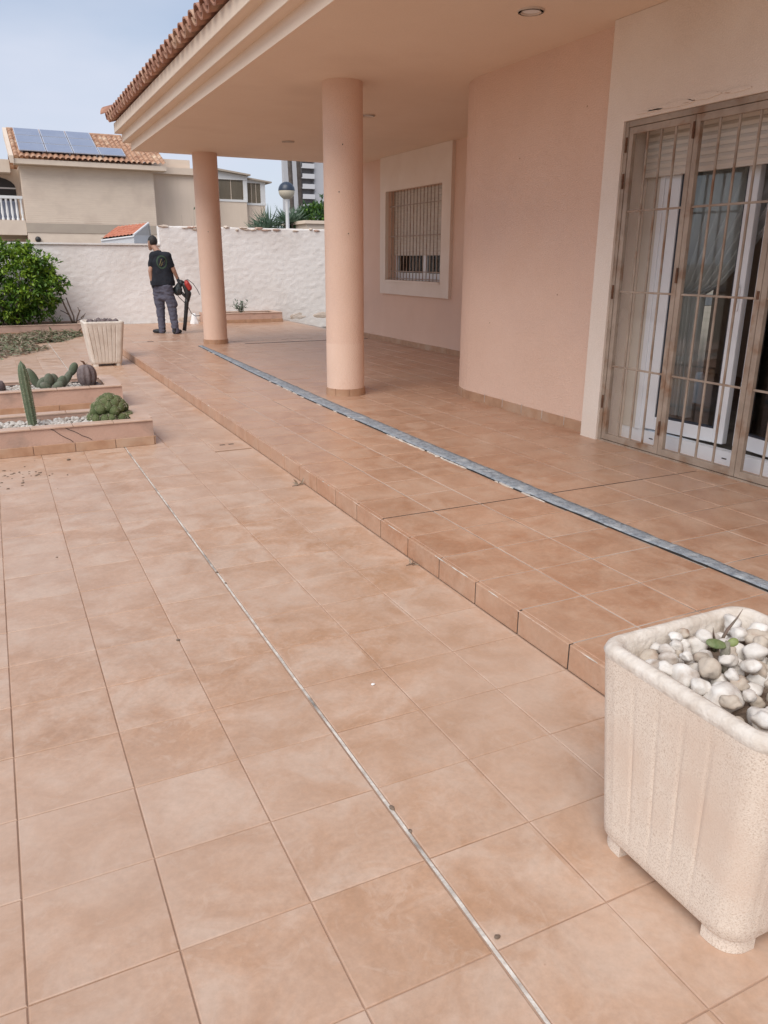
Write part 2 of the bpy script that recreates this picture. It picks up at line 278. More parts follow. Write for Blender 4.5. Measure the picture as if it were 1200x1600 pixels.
# ---------------------------------------------------------------- mesh helpers
def wloc(o):
    v = Vector((0, 0, 0))
    while o is not None: v += o.location; o = o.parent
    return v
class MB:
    def __init__(s): s.v = []; s.f = []
    def add(s, vs, fs):
        k = len(s.v); s.v += [tuple(v) for v in vs]; s.f += [tuple(i+k for i in f) for f in fs]; return s
    def box(s, x0, x1, y0, y1, z0, z1):
        if x0 > x1: x0, x1 = x1, x0
        if y0 > y1: y0, y1 = y1, y0
        if z0 > z1: z0, z1 = z1, z0
        return s.add([(x0,y0,z0),(x1,y0,z0),(x1,y1,z0),(x0,y1,z0),(x0,y0,z1),(x1,y0,z1),(x1,y1,z1),(x0,y1,z1)],
                     [(3,2,1,0),(4,5,6,7),(0,1,5,4),(1,2,6,5),(2,3,7,6),(3,0,4,7)])
    def tile(s, x0, x1, y0, y1, z0, z1, b=.004):      # box with a bevelled top
        return s.add([(x0,y0,z0),(x1,y0,z0),(x1,y1,z0),(x0,y1,z0),(x0,y0,z1-b),(x1,y0,z1-b),(x1,y1,z1-b),(x0,y1,z1-b),
                      (x0+b,y0+b,z1),(x1-b,y0+b,z1),(x1-b,y1-b,z1),(x0+b,y1-b,z1)],
                     [(0,1,5,4),(1,2,6,5),(2,3,7,6),(3,0,4,7),(4,5,9,8),(5,6,10,9),(6,7,11,10),(7,4,8,11),(8,9,10,11)])
    def bbox(s, x0, x1, y0, y1, z0, z1, b=.004):       # box bevelled all round
        if x0 > x1: x0, x1 = x1, x0
        if y0 > y1: y0, y1 = y1, y0
        bm = bmesh.new(); bmesh.ops.create_cube(bm, size=1)
        for v in bm.verts: v.co = ((x0+x1)/2+v.co.x*(x1-x0), (y0+y1)/2+v.co.y*(y1-y0), (z0+z1)/2+v.co.z*(z1-z0))
        bmesh.ops.bevel(bm, geom=bm.edges[:], offset=b, segments=2, affect='EDGES', profile=.5)
        bm.verts.index_update(); s.add([v.co for v in bm.verts], [[v.index for v in f.verts] for f in bm.faces]); bm.free(); return s
    def tube(s, pts, rad, n=8, caps=True, sx=1, ax=None):
        pts = [Vector(p) for p in pts]
        if not hasattr(rad, '__len__'): rad = [rad]*len(pts)
        k = len(s.v); prev = ax
        for i, p in enumerate(pts):
            d = (pts[min(i+1, len(pts)-1)] - pts[max(i-1, 0)]).normalized()
            if prev is None: prev = Vector((0, 0, 1)) if abs(d.z) < .9 else Vector((1, 0, 0))
            u = prev - d*prev.dot(d)
            if u.length < 1e-5: u = d.orthogonal()
            u.normalize(); v = d.cross(u); prev = u
            for j in range(n):
                a = 2*math.pi*j/n
                s.v.append(tuple(p + (u*math.cos(a)*sx + v*math.sin(a))*rad[i]))
        for i in range(len(pts)-1):
            for j in range(n):
                s.f.append((k+i*n+j, k+i*n+(j+1) % n, k+(i+1)*n+(j+1) % n, k+(i+1)*n+j))
        if caps:
            s.f.append(tuple(k+j for j in reversed(range(n)))); s.f.append(tuple(k+(len(pts)-1)*n+j for j in range(n)))
        return s
    def lathe(s, prof, c, n=32, caps=True):
        k = len(s.v)
        for r, z in prof:
            for j in range(n):
                a = 2*math.pi*j/n; s.v.append((c[0]+r*math.cos(a), c[1]+r*math.sin(a), c[2]+z))
        for i in range(len(prof)-1):
            for j in range(n): s.f.append((k+i*n+j, k+i*n+(j+1) % n, k+(i+1)*n+(j+1) % n, k+(i+1)*n+j))
        if caps:
            s.f.append(tuple(k+j for j in reversed(range(n)))); s.f.append(tuple(k+(len(prof)-1)*n+j for j in range(n)))
        return s
    def blob(s, c, r, sub=2, amp=.0, fr=3, seed=0, rot=None):
        bm = bmesh.new(); bmesh.ops.create_icosphere(bm, subdivisions=sub, radius=1)
        r = (r, r, r) if not hasattr(r, '__len__') else r
        vs = []
        for v in bm.verts:
            q = v.co.copy(); q *= 1+amp*noise.noise(q*fr+Vector((seed*7.3, seed*3.1, seed)))
            q = Vector((q.x*r[0], q.y*r[1], q.z*r[2]))
            if rot: q = rot @ q
            vs.append(q+Vector(c))
        bm.verts.index_update(); s.add(vs, [[v.index for v in f.verts] for f in bm.faces]); bm.free(); return s
    def prism(s, poly, axis, a, b):                    # polygon swept along an axis ('x','y','z')
        def P(u, v, t): return {'x': (t, u, v), 'y': (u, t, v), 'z': (u, v, t)}[axis]
        n = len(poly); vs = [P(u, v, a) for u, v in poly]+[P(u, v, b) for u, v in poly]
        fs = [tuple(range(n)), tuple(reversed(range(n, 2*n)))]+[(i, n+i, n+(i+1) % n, (i+1) % n) for i in range(n)]
        return s.add(vs, fs)
    def build(s, name, material, parent=None, smooth=False, origin=None, fix=True):
        o0 = wloc(parent) if parent is not None else Vector((0, 0, 0))
        if origin is None:
            if parent is not None: origin = o0
            else:
                xs = [v[0] for v in s.v]; ys = [v[1] for v in s.v]; zs = [v[2] for v in s.v]
                origin = Vector(((min(xs)+max(xs))/2, (min(ys)+max(ys))/2, min(zs)))
        origin = Vector(origin)
        me = bpy.data.meshes.new(name)
        me.from_pydata([tuple(Vector(v)-origin) for v in s.v], [], s.f)
        if fix:
            bm = bmesh.new(); bm.from_mesh(me); bmesh.ops.recalc_face_normals(bm, faces=bm.faces[:]); bm.to_mesh(me); bm.free()
        me.materials.append(M[material] if isinstance(material, str) else material)
        if smooth:
            me.polygons.foreach_set('use_smooth', [True]*len(me.polygons))
            if smooth is not True: me.set_sharp_from_angle(angle=R(smooth))
        me.update()
        ob = bpy.data.objects.new(name, me); COL.objects.link(ob)
        ob.parent = parent; ob.location = origin-o0
        return ob
def tag(o, label, cat=None, group=None, kind=None):
    o['label'] = label
    if cat: o['category'] = cat
    if group: o['group'] = group
    if kind: o['kind'] = kind
    return o
def struct(o): o['kind'] = 'structure'; return o
def thing(name, loc, label, cat, group=None):
    o = bpy.data.objects.new(name, None); COL.objects.link(o); o.location = loc; o.empty_display_size = .1
    return tag(o, label, cat, group)
def inst(src, name, parent, loc):                       # another object sharing src's mesh
    o = bpy.data.objects.new(name, src.data if hasattr(src, 'data') else src); COL.objects.link(o)
    o.parent = parent; o.location = Vector(loc)-(wloc(parent) if parent else Vector((0, 0, 0))); return o
def B(*a): return MB().box(*a)

# ================================================================ the setting
g = MB().add([(-600, -600, -.12), (900, -600, -.12), (900, 900, -.12), (-600, 900, -.12)], [(0, 1, 2, 3)]).build('ground', 'ground', fix=False); struct(g)
road = MB().add([(-60, 19.6, -.1), (60, 19.6, -.1), (60, 27, -.1), (-60, 27, -.1)], [(0, 1, 2, 3)]).build('road', 'asphalt', fix=False); struct(road)

XL0 = -4.65
patio = struct(B(XL0, 1.91, -5, 16.0, -.1, -.004).build('patio_floor', 'grout_low'))
terrace = struct(B(1.915, 6.4, -5, 16.0, -.09, H-.0026).build('terrace_floor', 'grout_up'))
GR = .0014
def pw(y, pts):
    if y <= pts[0][0]: return pts[0][1]
    for (a, b), (c, d) in zip(pts, pts[1:]):
        if y <= c: return b+(d-b)*(y-a)/(c-a)
    return pts[-1][1]
def stx(y): return pw(y, ((-1, 3.015), (.4, 2.955), (1.5, 2.905), (5, 2.895), (7.5, 2.96), (10.7, 3.09)))     # near edge of the strip
def sthi(y): return pw(y, ((-1, 3.10), (.5, 3.058), (2, 3.05), (5, 3.07), (7.5, 3.12), (10.7, 3.17)))           # house side edge
def lay(parent, cols, rows, z, material, th, mono_name, jit=.0009, skip=lambda *a: False, limit=300, GR=GR):
    """tiles by columns [(x0,x1)] and rows [(y0,y1)]: the largest in view as objects, the rest joined"""
    L = []
    for (x0, x1) in cols:
        for (y0, y1) in rows:
            yc_ = (y0+y1)/2; xx0, xx1 = x0, x1
            if x1 == 'lo': xx1 = stx(yc_)-.004 if yc_ < 10.75 else 3.02
            if x0 == 'hi': xx0 = sthi(yc_)-.002 if yc_ < 10.75 else 3.02
            c0_ = (x0, x1); x0, x1 = xx0, xx1
            if skip(x0, x1, y0, y1): x0, x1 = c0_; continue
            c = [px((x, y, z)) for x, y in ((x0, y0), (x1, y0), (x1, y1), (x0, y1))]
            ar = abs(sum(c[i][0]*c[(i+1) % 4][1]-c[(i+1) % 4][0]*c[i][1] for i in range(4)))/2
            mx_ = sum(p[0] for p in c)/4; my_ = sum(p[1] for p in c)/4
            vis = -60 < mx_ < 1260 and -20 < my_ < 1680 and min(p[0] for p in c) > -5000
            L.append((ar if vis else -1, x0, x1, y0, y1)); x0, x1 = c0_
    L.sort(reverse=True)
    cache = {}; rest = MB()
    for k, (ar, x0, x1, y0, y1) in enumerate(L):
        x0 += GR; x1 -= GR; y0 += GR; y1 -= GR
        dz = random.uniform(-1, 1)*jit
        if k < limit and ar > 0:
            key = (round(x1-x0, 4), round(y1-y0, 4))
            if key not in cache:
                t = MB().tile(-key[0]/2, key[0]/2, -key[1]/2, key[1]/2, -th, 0, .0025).build('tile', material, None, origin=(0, 0, 0))
                me = t.data; bpy.data.objects.remove(t); cache[key] = me
            o = inst(cache[key], 'tile', parent, ((x0+x1)/2, (y0+y1)/2, z+dz))
            o.rotation_euler = (random.uniform(-1, 1)*.0022, random.uniform(-1, 1)*.0022, random.uniform(-1, 1)*.002)
        else:
            rest.tile(x0, x1, y0, y1, z-th, z+dz, .0025)
    if rest.v:
        o = rest.build(mono_name, material, parent); o['kind'] = 'stuff'
# lower patio: columns left and right of the open joint
lx = [.3125*i for i in range(-14, 4)]
cols = [(lx[i], lx[i+1]) for i in range(len(lx)-1)] + [(.9515+.3127*i, .9515+.3127*(i+1)) for i in range(3)]
rows = [(PX*j, PX*(j+1)) for j in range(-12, 51)]
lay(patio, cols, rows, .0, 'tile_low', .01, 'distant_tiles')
# sealant lying in the open joint, broken and dirty
js = MB(); n = 260
pts = []
for i in range(n+1):
    y = -4+i*(20/n)*1.0; pts.append((y,   .9405+.0018*noise.noise(Vector((y*5, 0, 1))), .9495+.0018*noise.noise(Vector((y*6, 4, 1))), -.0012+.0014*noise.noise(Vector((y*9, 2, 3)))))
for a, b in zip(pts, pts[1:]):
    k = len(js.v); js.v += [(a[1], a[0], -.003), (a[1], a[0], a[3]), (a[2], a[0], a[3]), (a[2], a[0], -.003), (b[1], b[0], -.003), (b[1], b[0], b[3]), (b[2], b[0], b[3]), (b[2], b[0], -.003)]
    js.f += [(k, k+1, k+5, k+4), (k+1, k+2, k+6, k+5), (k+2, k+3, k+7, k+6)]
tag(js.build('joint_sealant', 'sealant', patio), 'pale cracked sealant in the open joint')
for x, y, r in ((.949, -.715, .0085), (.952, -.82, .006), (.944, 1.2, .007), (.947, 1.05, .006)):
    MB().blob((x, y, .001), (r, r*1.4, r*.5), 1, .3, 2, r*900).build('dirt_clump', 'soil', patio)

# terrace tiles, risers, strip
urow = [(2.279-PU*(k+1), 2.279-PU*k) for k in range(-43, 12)]
ucols = [(XE+.004, 2.2255), (2.2255, 2.551), (2.551, 'lo'), ('hi', 3.474)]
x = 3.474
while x < 6.28: ucols.append((x, min(x+.3243, 6.3))); x += .3243
def uskip(x0, x1, y0, y1):
    cx, cy_ = (x0+x1)/2, (y0+y1)/2
    if y1 > 16.0: return True
    if cx > 5.25 and cy_ < 5.1: return True
    if cx > 4.62 and cy_ < 4.3: return True
    return False
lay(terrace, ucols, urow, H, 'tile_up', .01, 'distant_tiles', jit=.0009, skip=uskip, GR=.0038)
rk = {}
for (y0, y1) in urow:
    if y1 > 16 or y0 < -2.6: continue
    MB().box(XE-.0085, XE+.008, y1-.0045, y1+.0045, .001, H-.006).build('riser_joint', random.choice(('dark', 'dark', 'dark', 'sealant')), terrace)
    t = MB().bbox(XE-.012, XE+.010, y0+.004, y1-.004, .0, H-.003+random.uniform(-1, 1)*.0012, .0035)
    t.build('riser_tile', 'tile_up', terrace)
tag(B(1.91, 4.3, 1.3035, 1.3125, H-.004, H-.0006).build('dark_joint', 'dark', terrace), 'dark open joint across the terrace')
for i in range(44):
    y_ = random.choice((random.uniform(-.9, 2.2), random.uniform(-.9, 9)))
    MB().blob((XE-.0105, y_, H-.0045), (.0035, random.uniform(.012, .075), .0028), 1, .5, 3, i).build('worn_edge', 'bedtile' if i % 3 else 'mortar', terrace)
# cement strip with a ragged near edge and a dark open groove
ss = MB(); gs = MB(); n = 420; Y0, Y1 = -1.0, 10.72
prev = None
for i in range(n+1):
    y = Y0+(Y1-Y0)*i/n; x0 = stx(y)
    a = x0+.008+.009*noise.noise(Vector((y*3, 1, 0)))+.007*noise.noise(Vector((y*14, 1, 0)))
    b = sthi(y)-.004+.004*noise.noise(Vector((y*9, 5, 0)))
    row = []
    for j in range(6):
        t = (0, .03, .3, .7, .97, 1)[j]; xx = a+(b-a)*t
        zz = H+.0055+.004*noise.noise(Vector((xx*25, y*6, 0)))+.003*noise.noise(Vector((xx*60, y*30, 0)))+(.0 if 0 < j < 5 else -.012)
        row.append((xx, y, zz))
    k = len(ss.v); ss.v += row
    if i:
        for j in range(5): ss.f.append((k-6+j, k-6+j+1, k+j+1, k+j))
so_ = ss.build('cement_strip', 'screed', terrace, smooth=True, fix=False); tag(so_, 'grey cement strip where a rail was taken out')
for y in range(24):
    pass
gm = MB()
for i in range(120):
    y = Y0+(Y1-Y0)*i/120; y2 = Y0+(Y1-Y0)*(i+1)/120
    gm.add([(stx(y)-.006, y, H+.0019), (stx(y)+.03, y, H+.0019), (stx(y2)+.03, y2, H+.0019), (stx(y2)-.006, y2, H+.0019)], [(0, 1, 2, 3)])
tag(gm.build('groove', 'black', terrace, fix=False), 'dark open groove along the cement strip')
for i in range(46):
    y = random.choice((random.uniform(1.2, 6), random.uniform(1.2, 3.2), random.uniform(2.5, 10)))
    l = random.uniform(.02, .09)
    MB().blob((stx(y)-.01+random.uniform(-.004, .008), y, H+.002), (random.uniform(.006, .012), l, .005), 2, .5, 2, i).build('mortar_crumb', 'mortar', terrace)
# dark rail slot and pale patches across the far end of the terrace
tag(B(3.9, 6.2, 10.72, 10.765, H-.003, H+.003).build('floor_slot', 'dark', terrace), 'dark slot across the far end of the terrace')
for (x0, x1, y, w_) in ((2.2, 2.44, 11.7, .05), (2.62, 2.98, 11.62, .035), (3.8, 4.6, 11.15, .02), (4.7, 5.3, 11.2, .02)):
    B(x0, x1, y, y+w_, H-.003, H+.0035).build('mortar_patch', 'mortar', terrace)
B(2.44, 2.55, 11.7, 11.76, H-.003, H+.003).build('drain_slot', 'dark', terrace)

# ================================================================ the house
house = thing('house', (5.2, 4, H), 'pink rendered house with deep cream eaves over a tiled terrace', 'house')
ZS = 3.085
WA = 4.42; RC = .8; YC = 4.4; WB = 6.28
# wall ribbon: straight, rounded corner, short return
path = [(WA, 2.56)]
path += [(WA, YC)]
for k in range(1, 17):
    a = math.pi/2*k/16; path.append((WA+RC-RC*math.cos(a), YC+RC*math.sin(a)))
path += [(WB+.1, YC+RC)]
mb = MB()
def offs(path, d):
    o = []
    for i, p in enumerate(path):
        a = Vector(path[max(i-1, 0)]); b = Vector(path[min(i+1, len(path)-1)]); t = (b-a).normalized()
        o.append((p[0]+t.y*d, p[1]-t.x*d))
    return o
inn = offs(path, .22); poly = path+inn[::-1]
for i in range(len(path)-1):
    a, b, c, d = path[i], path[i+1], inn[i+1], inn[i]
    for (p, q) in ((a, b), (c, d)): mb.add([(p[0], p[1], H-.05), (q[0], q[1], H-.05), (q[0], q[1], ZS+.02), (p[0], p[1], ZS+.02)], [(0, 1, 2, 3)])
a, d = path[0], inn[0]; mb.add([(a[0], a[1], H-.05), (d[0], d[1], H-.05), (d[0], d[1], ZS+.02), (a[0], a[1], ZS+.02)], [(0, 1, 2, 3)])
tag(mb.build('wall', 'pink', house, smooth=30, fix=True), 'pink wall with rounded corner')
# far wall with the window opening
WY0, WY1, WZ0, WZ1 = 8.20, 10.07, 1.148, 2.555
w2 = MB(); T = .26; YE = 11.62
for a in ((WB, WB+T, YC+RC+.2, WY0, H-.05, ZS+.02), (WB, WB+T, WY1, YE, H-.05, ZS+.02), (WB, WB+T, WY0, WY1, H-.05, WZ0), (WB, WB+T, WY0, WY1, WZ1, ZS+.02)): w2.box(*a)
w2.box(WB+T, 10, YE-.22, YE, H-.05, ZS+.02)
tag(w2.build('wall', 'pink', house), 'pink far wall with barred window')
# right part beyond the door and house body
w3 = MB(); w3.box(WA, WA+.25, -5.5, -.50, H-.05, ZS+.02)
w3.build('wall', 'pink', house)
# plaster surround of window
def frame_yz(mb, x0, x1, oy0, oy1, oz0, oz1, iy0, iy1, iz0, iz1):
    if oy0 < iy0: mb.box(x0, x1, oy0, iy0, oz0, oz1)
    if iy1 < oy1: mb.box(x0, x1, iy1, oy1, oz0, oz1)
    if oz0 < iz0: mb.box(x0, x1, iy0, iy1, oz0, iz0)
    if iz1 < oz1: mb.box(x0, x1, iy0, iy1, iz1, oz1)
    return mb
s = MB(); frame_yz(s, WB-.055, WB+.003, 7.94, 10.27, .93, ZS-.002, WY0+.002, WY1-.002, WZ0+.002, WZ1-.002)
tag(s.build('window_surround', 'plaster', house), 'pale raised plaster panel round the window')
# plaster surround of terrace door
DY0, DY1, DZ1 = -.32, 2.375, 2.415
s = MB(); frame_yz(s, 4.33, 4.64, -.55, 2.557, H-.002, ZS-.002, DY0, DY1, H-.003, DZ1)
tag(s.build('door_surround', 'plaster', house), 'pale plaster surround of the terrace door')
# peeling plaster above the door grille
for i, (y, z, ly, lz) in enumerate(((1.93, 2.452, .20, .016), (1.66, 2.462, .13, .018), (1.42, 2.455, .11, .012), (2.12, 2.445, .12, .007))):
    v = []; 
    for j in range(18):
        a = 2*math.pi*j/18; rr = 1+.35*noise.noise(Vector((i*5, math.cos(a)*2, math.sin(a)*2)))
        v.append((y+ly*math.cos(a)*rr, z+lz*math.sin(a)*rr))
    MB().prism([(p[0], p[1]) for p in v], 'x', 4.322, 4.332).build('plaster_flake', 'plaster', house)
for (y, z, l) in ((1.80, 2.447, .06), (1.47, 2.452, .05)):
    MB().blob((4.324, y, z), (.003, l, .004), 1, .6, 3, y).build('plaster_crack', 'skirt', house)
# soffit slab and cornice
XS, YF = 2.39, 11.3
slab = B(XS+.001, 10, -6, YF-.001, ZS, ZS+.15).build('soffit', 'cream', house)
prof = [(0, .0), (0, .125), (.105, .128), (.105, .26), (.20, .263), (.20, .40), (-.05, .40)]
mb = MB()
for (d, z) in prof:
    pass
rows_ = []
for (d, z) in prof: rows_.append([(XS-d, -6, ZS-.0015+z), (XS-d, YF+d, ZS-.0015+z), (10, YF+d, ZS-.0015+z)])
for a, b in zip(rows_, rows_[1:]):
    for i in range(2): mb.add([a[i], a[i+1], b[i+1], b[i]], [(0, 1, 2, 3)])
tag(mb.build('cornice', 'cream', house, fix=False), 'stepped cream cornice under the roof tiles')
# small chamfer bead under each band keeps the steps from looking knife sharp
bd = MB()
for (d, z) in ((.105, .130), (.20, .265)):
    bd.tube([(XS-d+.004, -6, ZS+z), (XS-d+.004, YF+d-.004, ZS+z), (10, YF+d-.004, ZS+z)], .009, 8)
bd.build('cornice_bead', 'cream', house, smooth=True)
# roof plane and clay tiles
ZR = ZS+.385; XR = XS-.265
roof = MB(); tan_ = math.tan(R(17))
XI = 7.0
roof.add([(XR+.10, -6, ZR+.02), (XR+.10, YF+.2, ZR+.02), (XI, YF+.2-(XI-XR-.1), ZR+.02+(XI-XR-.1)*tan_), (XI, -6, ZR+.02+(XI-XR-.1)*tan_), (12, YF+.2, ZR+.02), (12, YF+.2-(XI-XR-.1), ZR+.02+(XI-XR-.1)*tan_)],
         [(0, 1, 2, 3), (1, 4, 5, 2)])
roof = roof.build('roof', 'rooftile', house, fix=False)
def barrel(r0, r1, L, th, up, n=8):
    v = []; f = []
    for e, (x, r) in enumerate(((0, r0), (L, r1))):
        for rr in (r, r-th):
            for j in range(n+1):
                a = math.pi*j/n; v.append((x, math.cos(a)*rr, (math.sin(a)*rr if up else -math.sin(a)*rr)))
    m_ = n+1
    for j in range(n):
        f += [(j, j+1, 2*m_+j+1, 2*m_+j), (m_+j, 3*m_+j, 3*m_+j+1, m_+j+1), (j, m_+j, m_+j+1, j+1), (2*m_+j, 2*m_+j+1, 3*m_+j+1, 3*m_+j)]
    f += [(0, 2*m_, 3*m_, m_), (n, m_+n, 3*m_+n, 2*m_+n)]
    return v, f
def rt(mb, y, course, up):
    v, f = barrel(.095 if up else .088, .082 if up else .1, .46, .016, up)
    x0 = XR-.02+course*.38+(0 if up else -.015); z0 = ZR+.035+course*.38*tan_+course*.018+(.035 if up else .06)
    ca, sa = math.cos(R(17)), math.sin(R(17))
    mb.add([(x0+p[0]*ca-p[2]*sa, y+p[1], z0+p[0]*sa+p[2]*ca) for p in v], f)
rest = MB(); pit = .222
for k in range(80):
    y = 11.5-k*pit
    for c in range(2):
        for up in (True, False):
            yy = y if up else y-pit/2
            yy += random.uniform(-.006, .006)
            if k < 42: 
                t = MB(); rt(t, yy, c, up); t.build('roof_tile', 'rooftile', roof, smooth=40)
            else: rt(rest, yy, c, up)
o = rest.build('roof_tiles_beyond', 'rooftile', roof, smooth=40); o['kind'] = 'stuff'
# hip end at the far corner
hp = MB()
for k in range(7):
    x0 = XR-.03+k*.36; v, f = barrel(.12, .1, .42, .018, True)
    d = Vector((1, -1, 0)).normalized(); p = Vector((-d.y, d.x, 0))
    hp.add([(x0+q[0]*d.x+q[1]*p.x, 11.62+q[0]*d.y-k*.36+q[1]*p.y, ZR+.14+k*.36*tan_+q[0]*.2+q[2]) for q in v], f)
hp.build('hip_tiles', 'rooftile', roof, smooth=40)
# columns
def column(x, y, band):
    c = MB(); prof = [(.197, 0), (.197, .5), (.195, ZS-H+.0)]
    c.lathe(prof, (x, y, H), 48)
    o = c.build('column', 'pink', house, smooth=30)
    if band: MB().lathe([(.199, .0), (.199, .46), (.1985, .468)], (x, y, H+.072), 48, caps=False).build('painted_band', 'band', o, smooth=30)
    for k in range(9):
        a0 = 2*math.pi*k/9+.3; a1 = a0+2*math.pi/9-.02; q = MB(); nn = 5; pr = []
        for j in range(nn+1):
            a = a0+(a1-a0)*j/nn; pr.append((x+.196*math.cos(a), y+.196*math.sin(a)))
        po = []
        for j in range(nn+1):
            a = a1+(a0-a1)*j/nn; po.append((x+.209*math.cos(a), y+.209*math.sin(a)))
        q.prism(pr+po, 'z', H-.001, H+.075); q.build('base_tile', 'skirt', o)
    return o
column(3.40, 5.27, True); column(3.47, 11.02, False)
for (cx_, cy_, a, z_) in ((3.40, 5.27, -2.2, 2.1), (3.40, 5.27, -1.75, 1.72), (3.40, 5.27, -2.0, 2.52), (3.47, 11.02, -1.9, 1.9)):
    MB().blob((cx_+.1955*math.cos(a), cy_+.1955*math.sin(a), z_), .0065, 1, .3, 2, z_).build('pinhole', 'dark', house)
for (y_, z_) in ((3.75, 2.32), (3.1, 1.2), (4.1, .9), (2.9, 2.6)):
    MB().blob((WA-.0005, y_, z_), (.002, .009, .007), 1, .3, 2, z_).build('knock', 'skirt', house)
# skirting tiles
def skirt(p, q, th=.013, hgt=.085):
    p = Vector(p); q = Vector(q); t = (q-p).normalized(); n_ = Vector((-t.y, t.x)); p += t*.002; q -= t*.002
    a = p; b = q; c = q+n_*th; d = p+n_*th
    MB().prism([(a.x, a.y), (b.x, b.y), (c.x, c.y), (d.x, d.y)], 'z', H-.001, H+hgt+random.uniform(-.002, .002)).build('skirting_tile', 'skirt', house)
y = 2.562
while y < YC-.05: skirt((WA-.0005, y), (WA-.0005, min(y+.31, YC))); y += .31
for k in range(8):
    a0 = math.pi/2*k/8; a1 = math.pi/2*(k+1)/8; f_ = lambda a: (WA+RC-(RC+.0005)*math.cos(a), YC+(RC+.0005)*math.sin(a)); skirt(f_(a0), f_(a1))
x = WA+RC
while x < WB-.02: skirt((x, YC+RC+.0005), (min(x+.31, WB-.015), YC+RC+.0005)); x += .31
y = YC+RC+.015
while y < YE: skirt((WB-.0005, y), (WB-.0005, min(y+.31, YE))); y += .31
# thin rusty crack marks in the skirting joints (white drips)
for yy in (2.87, 3.18, 3.49, 3.80, 4.11): B(WA-.0155, WA-.0145, yy-.003, yy+.003, H+.02, H+.10).build('grout_drip', 'mortar', house)

# --- terrace door: security grille
GX0, GX1 = 4.352, 4.385
gr = B(GX0-.004, GX1+.02, DY0, DY1, H-.001, H+.012).build('security_grille', 'grille', house)
def bar(x0, x1, y0, y1, z0, z1, name='bar', m_='grille', par=gr, b=.003): return MB().bbox(x0, x1, y0, y1, z0, z1, b).build(name, m_, par)
bar(GX0-.004, GX1+.02, DY1-.035, DY1-.0005, H+.012, DZ1-.0005, 'fixed_frame'); bar(GX0-.004, GX1+.02, DY0+.0005, DY0+.035, H+.012, DZ1-.0005, 'fixed_frame')
bar(GX0-.004, GX1+.02, DY0+.036, DY1-.036, DZ1-.04, DZ1-.0005, 'fixed_frame')
lv = [2.337, 1.735, 1.055, .38, -.283]
for i in range(4):
    y1 = lv[i]-.002; y0 = lv[i+1]+.002; z0, z1 = H+.016, DZ1-.043
    bar(GX0, GX1, y1-.04, y1, z0, z1, 'leaf_stile'); bar(GX0, GX1, y0, y0+.04, z0, z1, 'leaf_stile')
    bar(GX0+.0008, GX1-.0008, y0+.0395, y1-.0395, z0, z0+.045, 'leaf_rail'); bar(GX0+.0008, GX1-.0008, y0+.0395, y1-.0395, z1-.045, z1, 'leaf_rail')
    for z in (.70, 1.255, 1.815): bar(GX0+.011, GX1-.012, y0+.039, y1-.039, z-.007, z+.007, 'cross_rail', b=.002)
    for k in range(3):
        yy = y1-.04-(y1-y0-.08)*(k+1)/4
        MB().tube([(GX0+.016, yy, z0+.044), (GX0+.016, yy, z1-.044)], .0085, 8).build('bar', 'grille', gr, smooth=40)
for (yy, zs) in ((2.348, (.42, 1.25, 2.02, 2.26)), (1.735, (.32, 1.38, 2.28)), (.38, (.32, 1.38, 2.28))):
    for z in zs:
        MB().tube([(GX0-.008, yy, z-.05), (GX0-.008, yy, z-.006), (GX0-.008, yy, z-.003), (GX0-.008, yy, z+.05)], [.0085, .0085, .010, .0075], 8).build('hinge', 'rust', gr)
MB().bbox(GX0-.004, GX0+.002, 1.062, 1.082, 1.25, 1.30, .002).build('lock_plate', 'rust', gr)
# --- PVC door behind the grille
DX = 4.60
door = B(DX, DX+.07, DY0, DY1, H-.001, .205).build('terrace_door', 'pvc', house); door['label'] = 'white framed glass terrace door behind the grille'
def pv(x0, x1, y0, y1, z0, z1, name, m_='pvc', par=door, b=.004): return MB().bbox(x0, x1, y0, y1, z0, z1, b).build(name, m_, par)
pv(DX, DX+.07, DY1-.16, DY1-.001, .2055, DZ1, 'door_frame', 'shutter'); pv(DX-.01, DX+.0, DY1-.19, DY1-.145, .206, 2.2, 'shutter_guide', 'pvc')
pv(DX, DX+.07, 2.03+.12, DY1-.161, .2055, DZ1-.1, 'door_frame')
pv(DX, DX+.07, DY0+.001, DY0+.1, .2055, DZ1, 'door_frame')
for yy in (2.05, 1.35, .9): pv(DX-.002, DX+.001, yy-.02, yy+.02, .15, .158, 'drain_slot', 'dark', b=.0005)
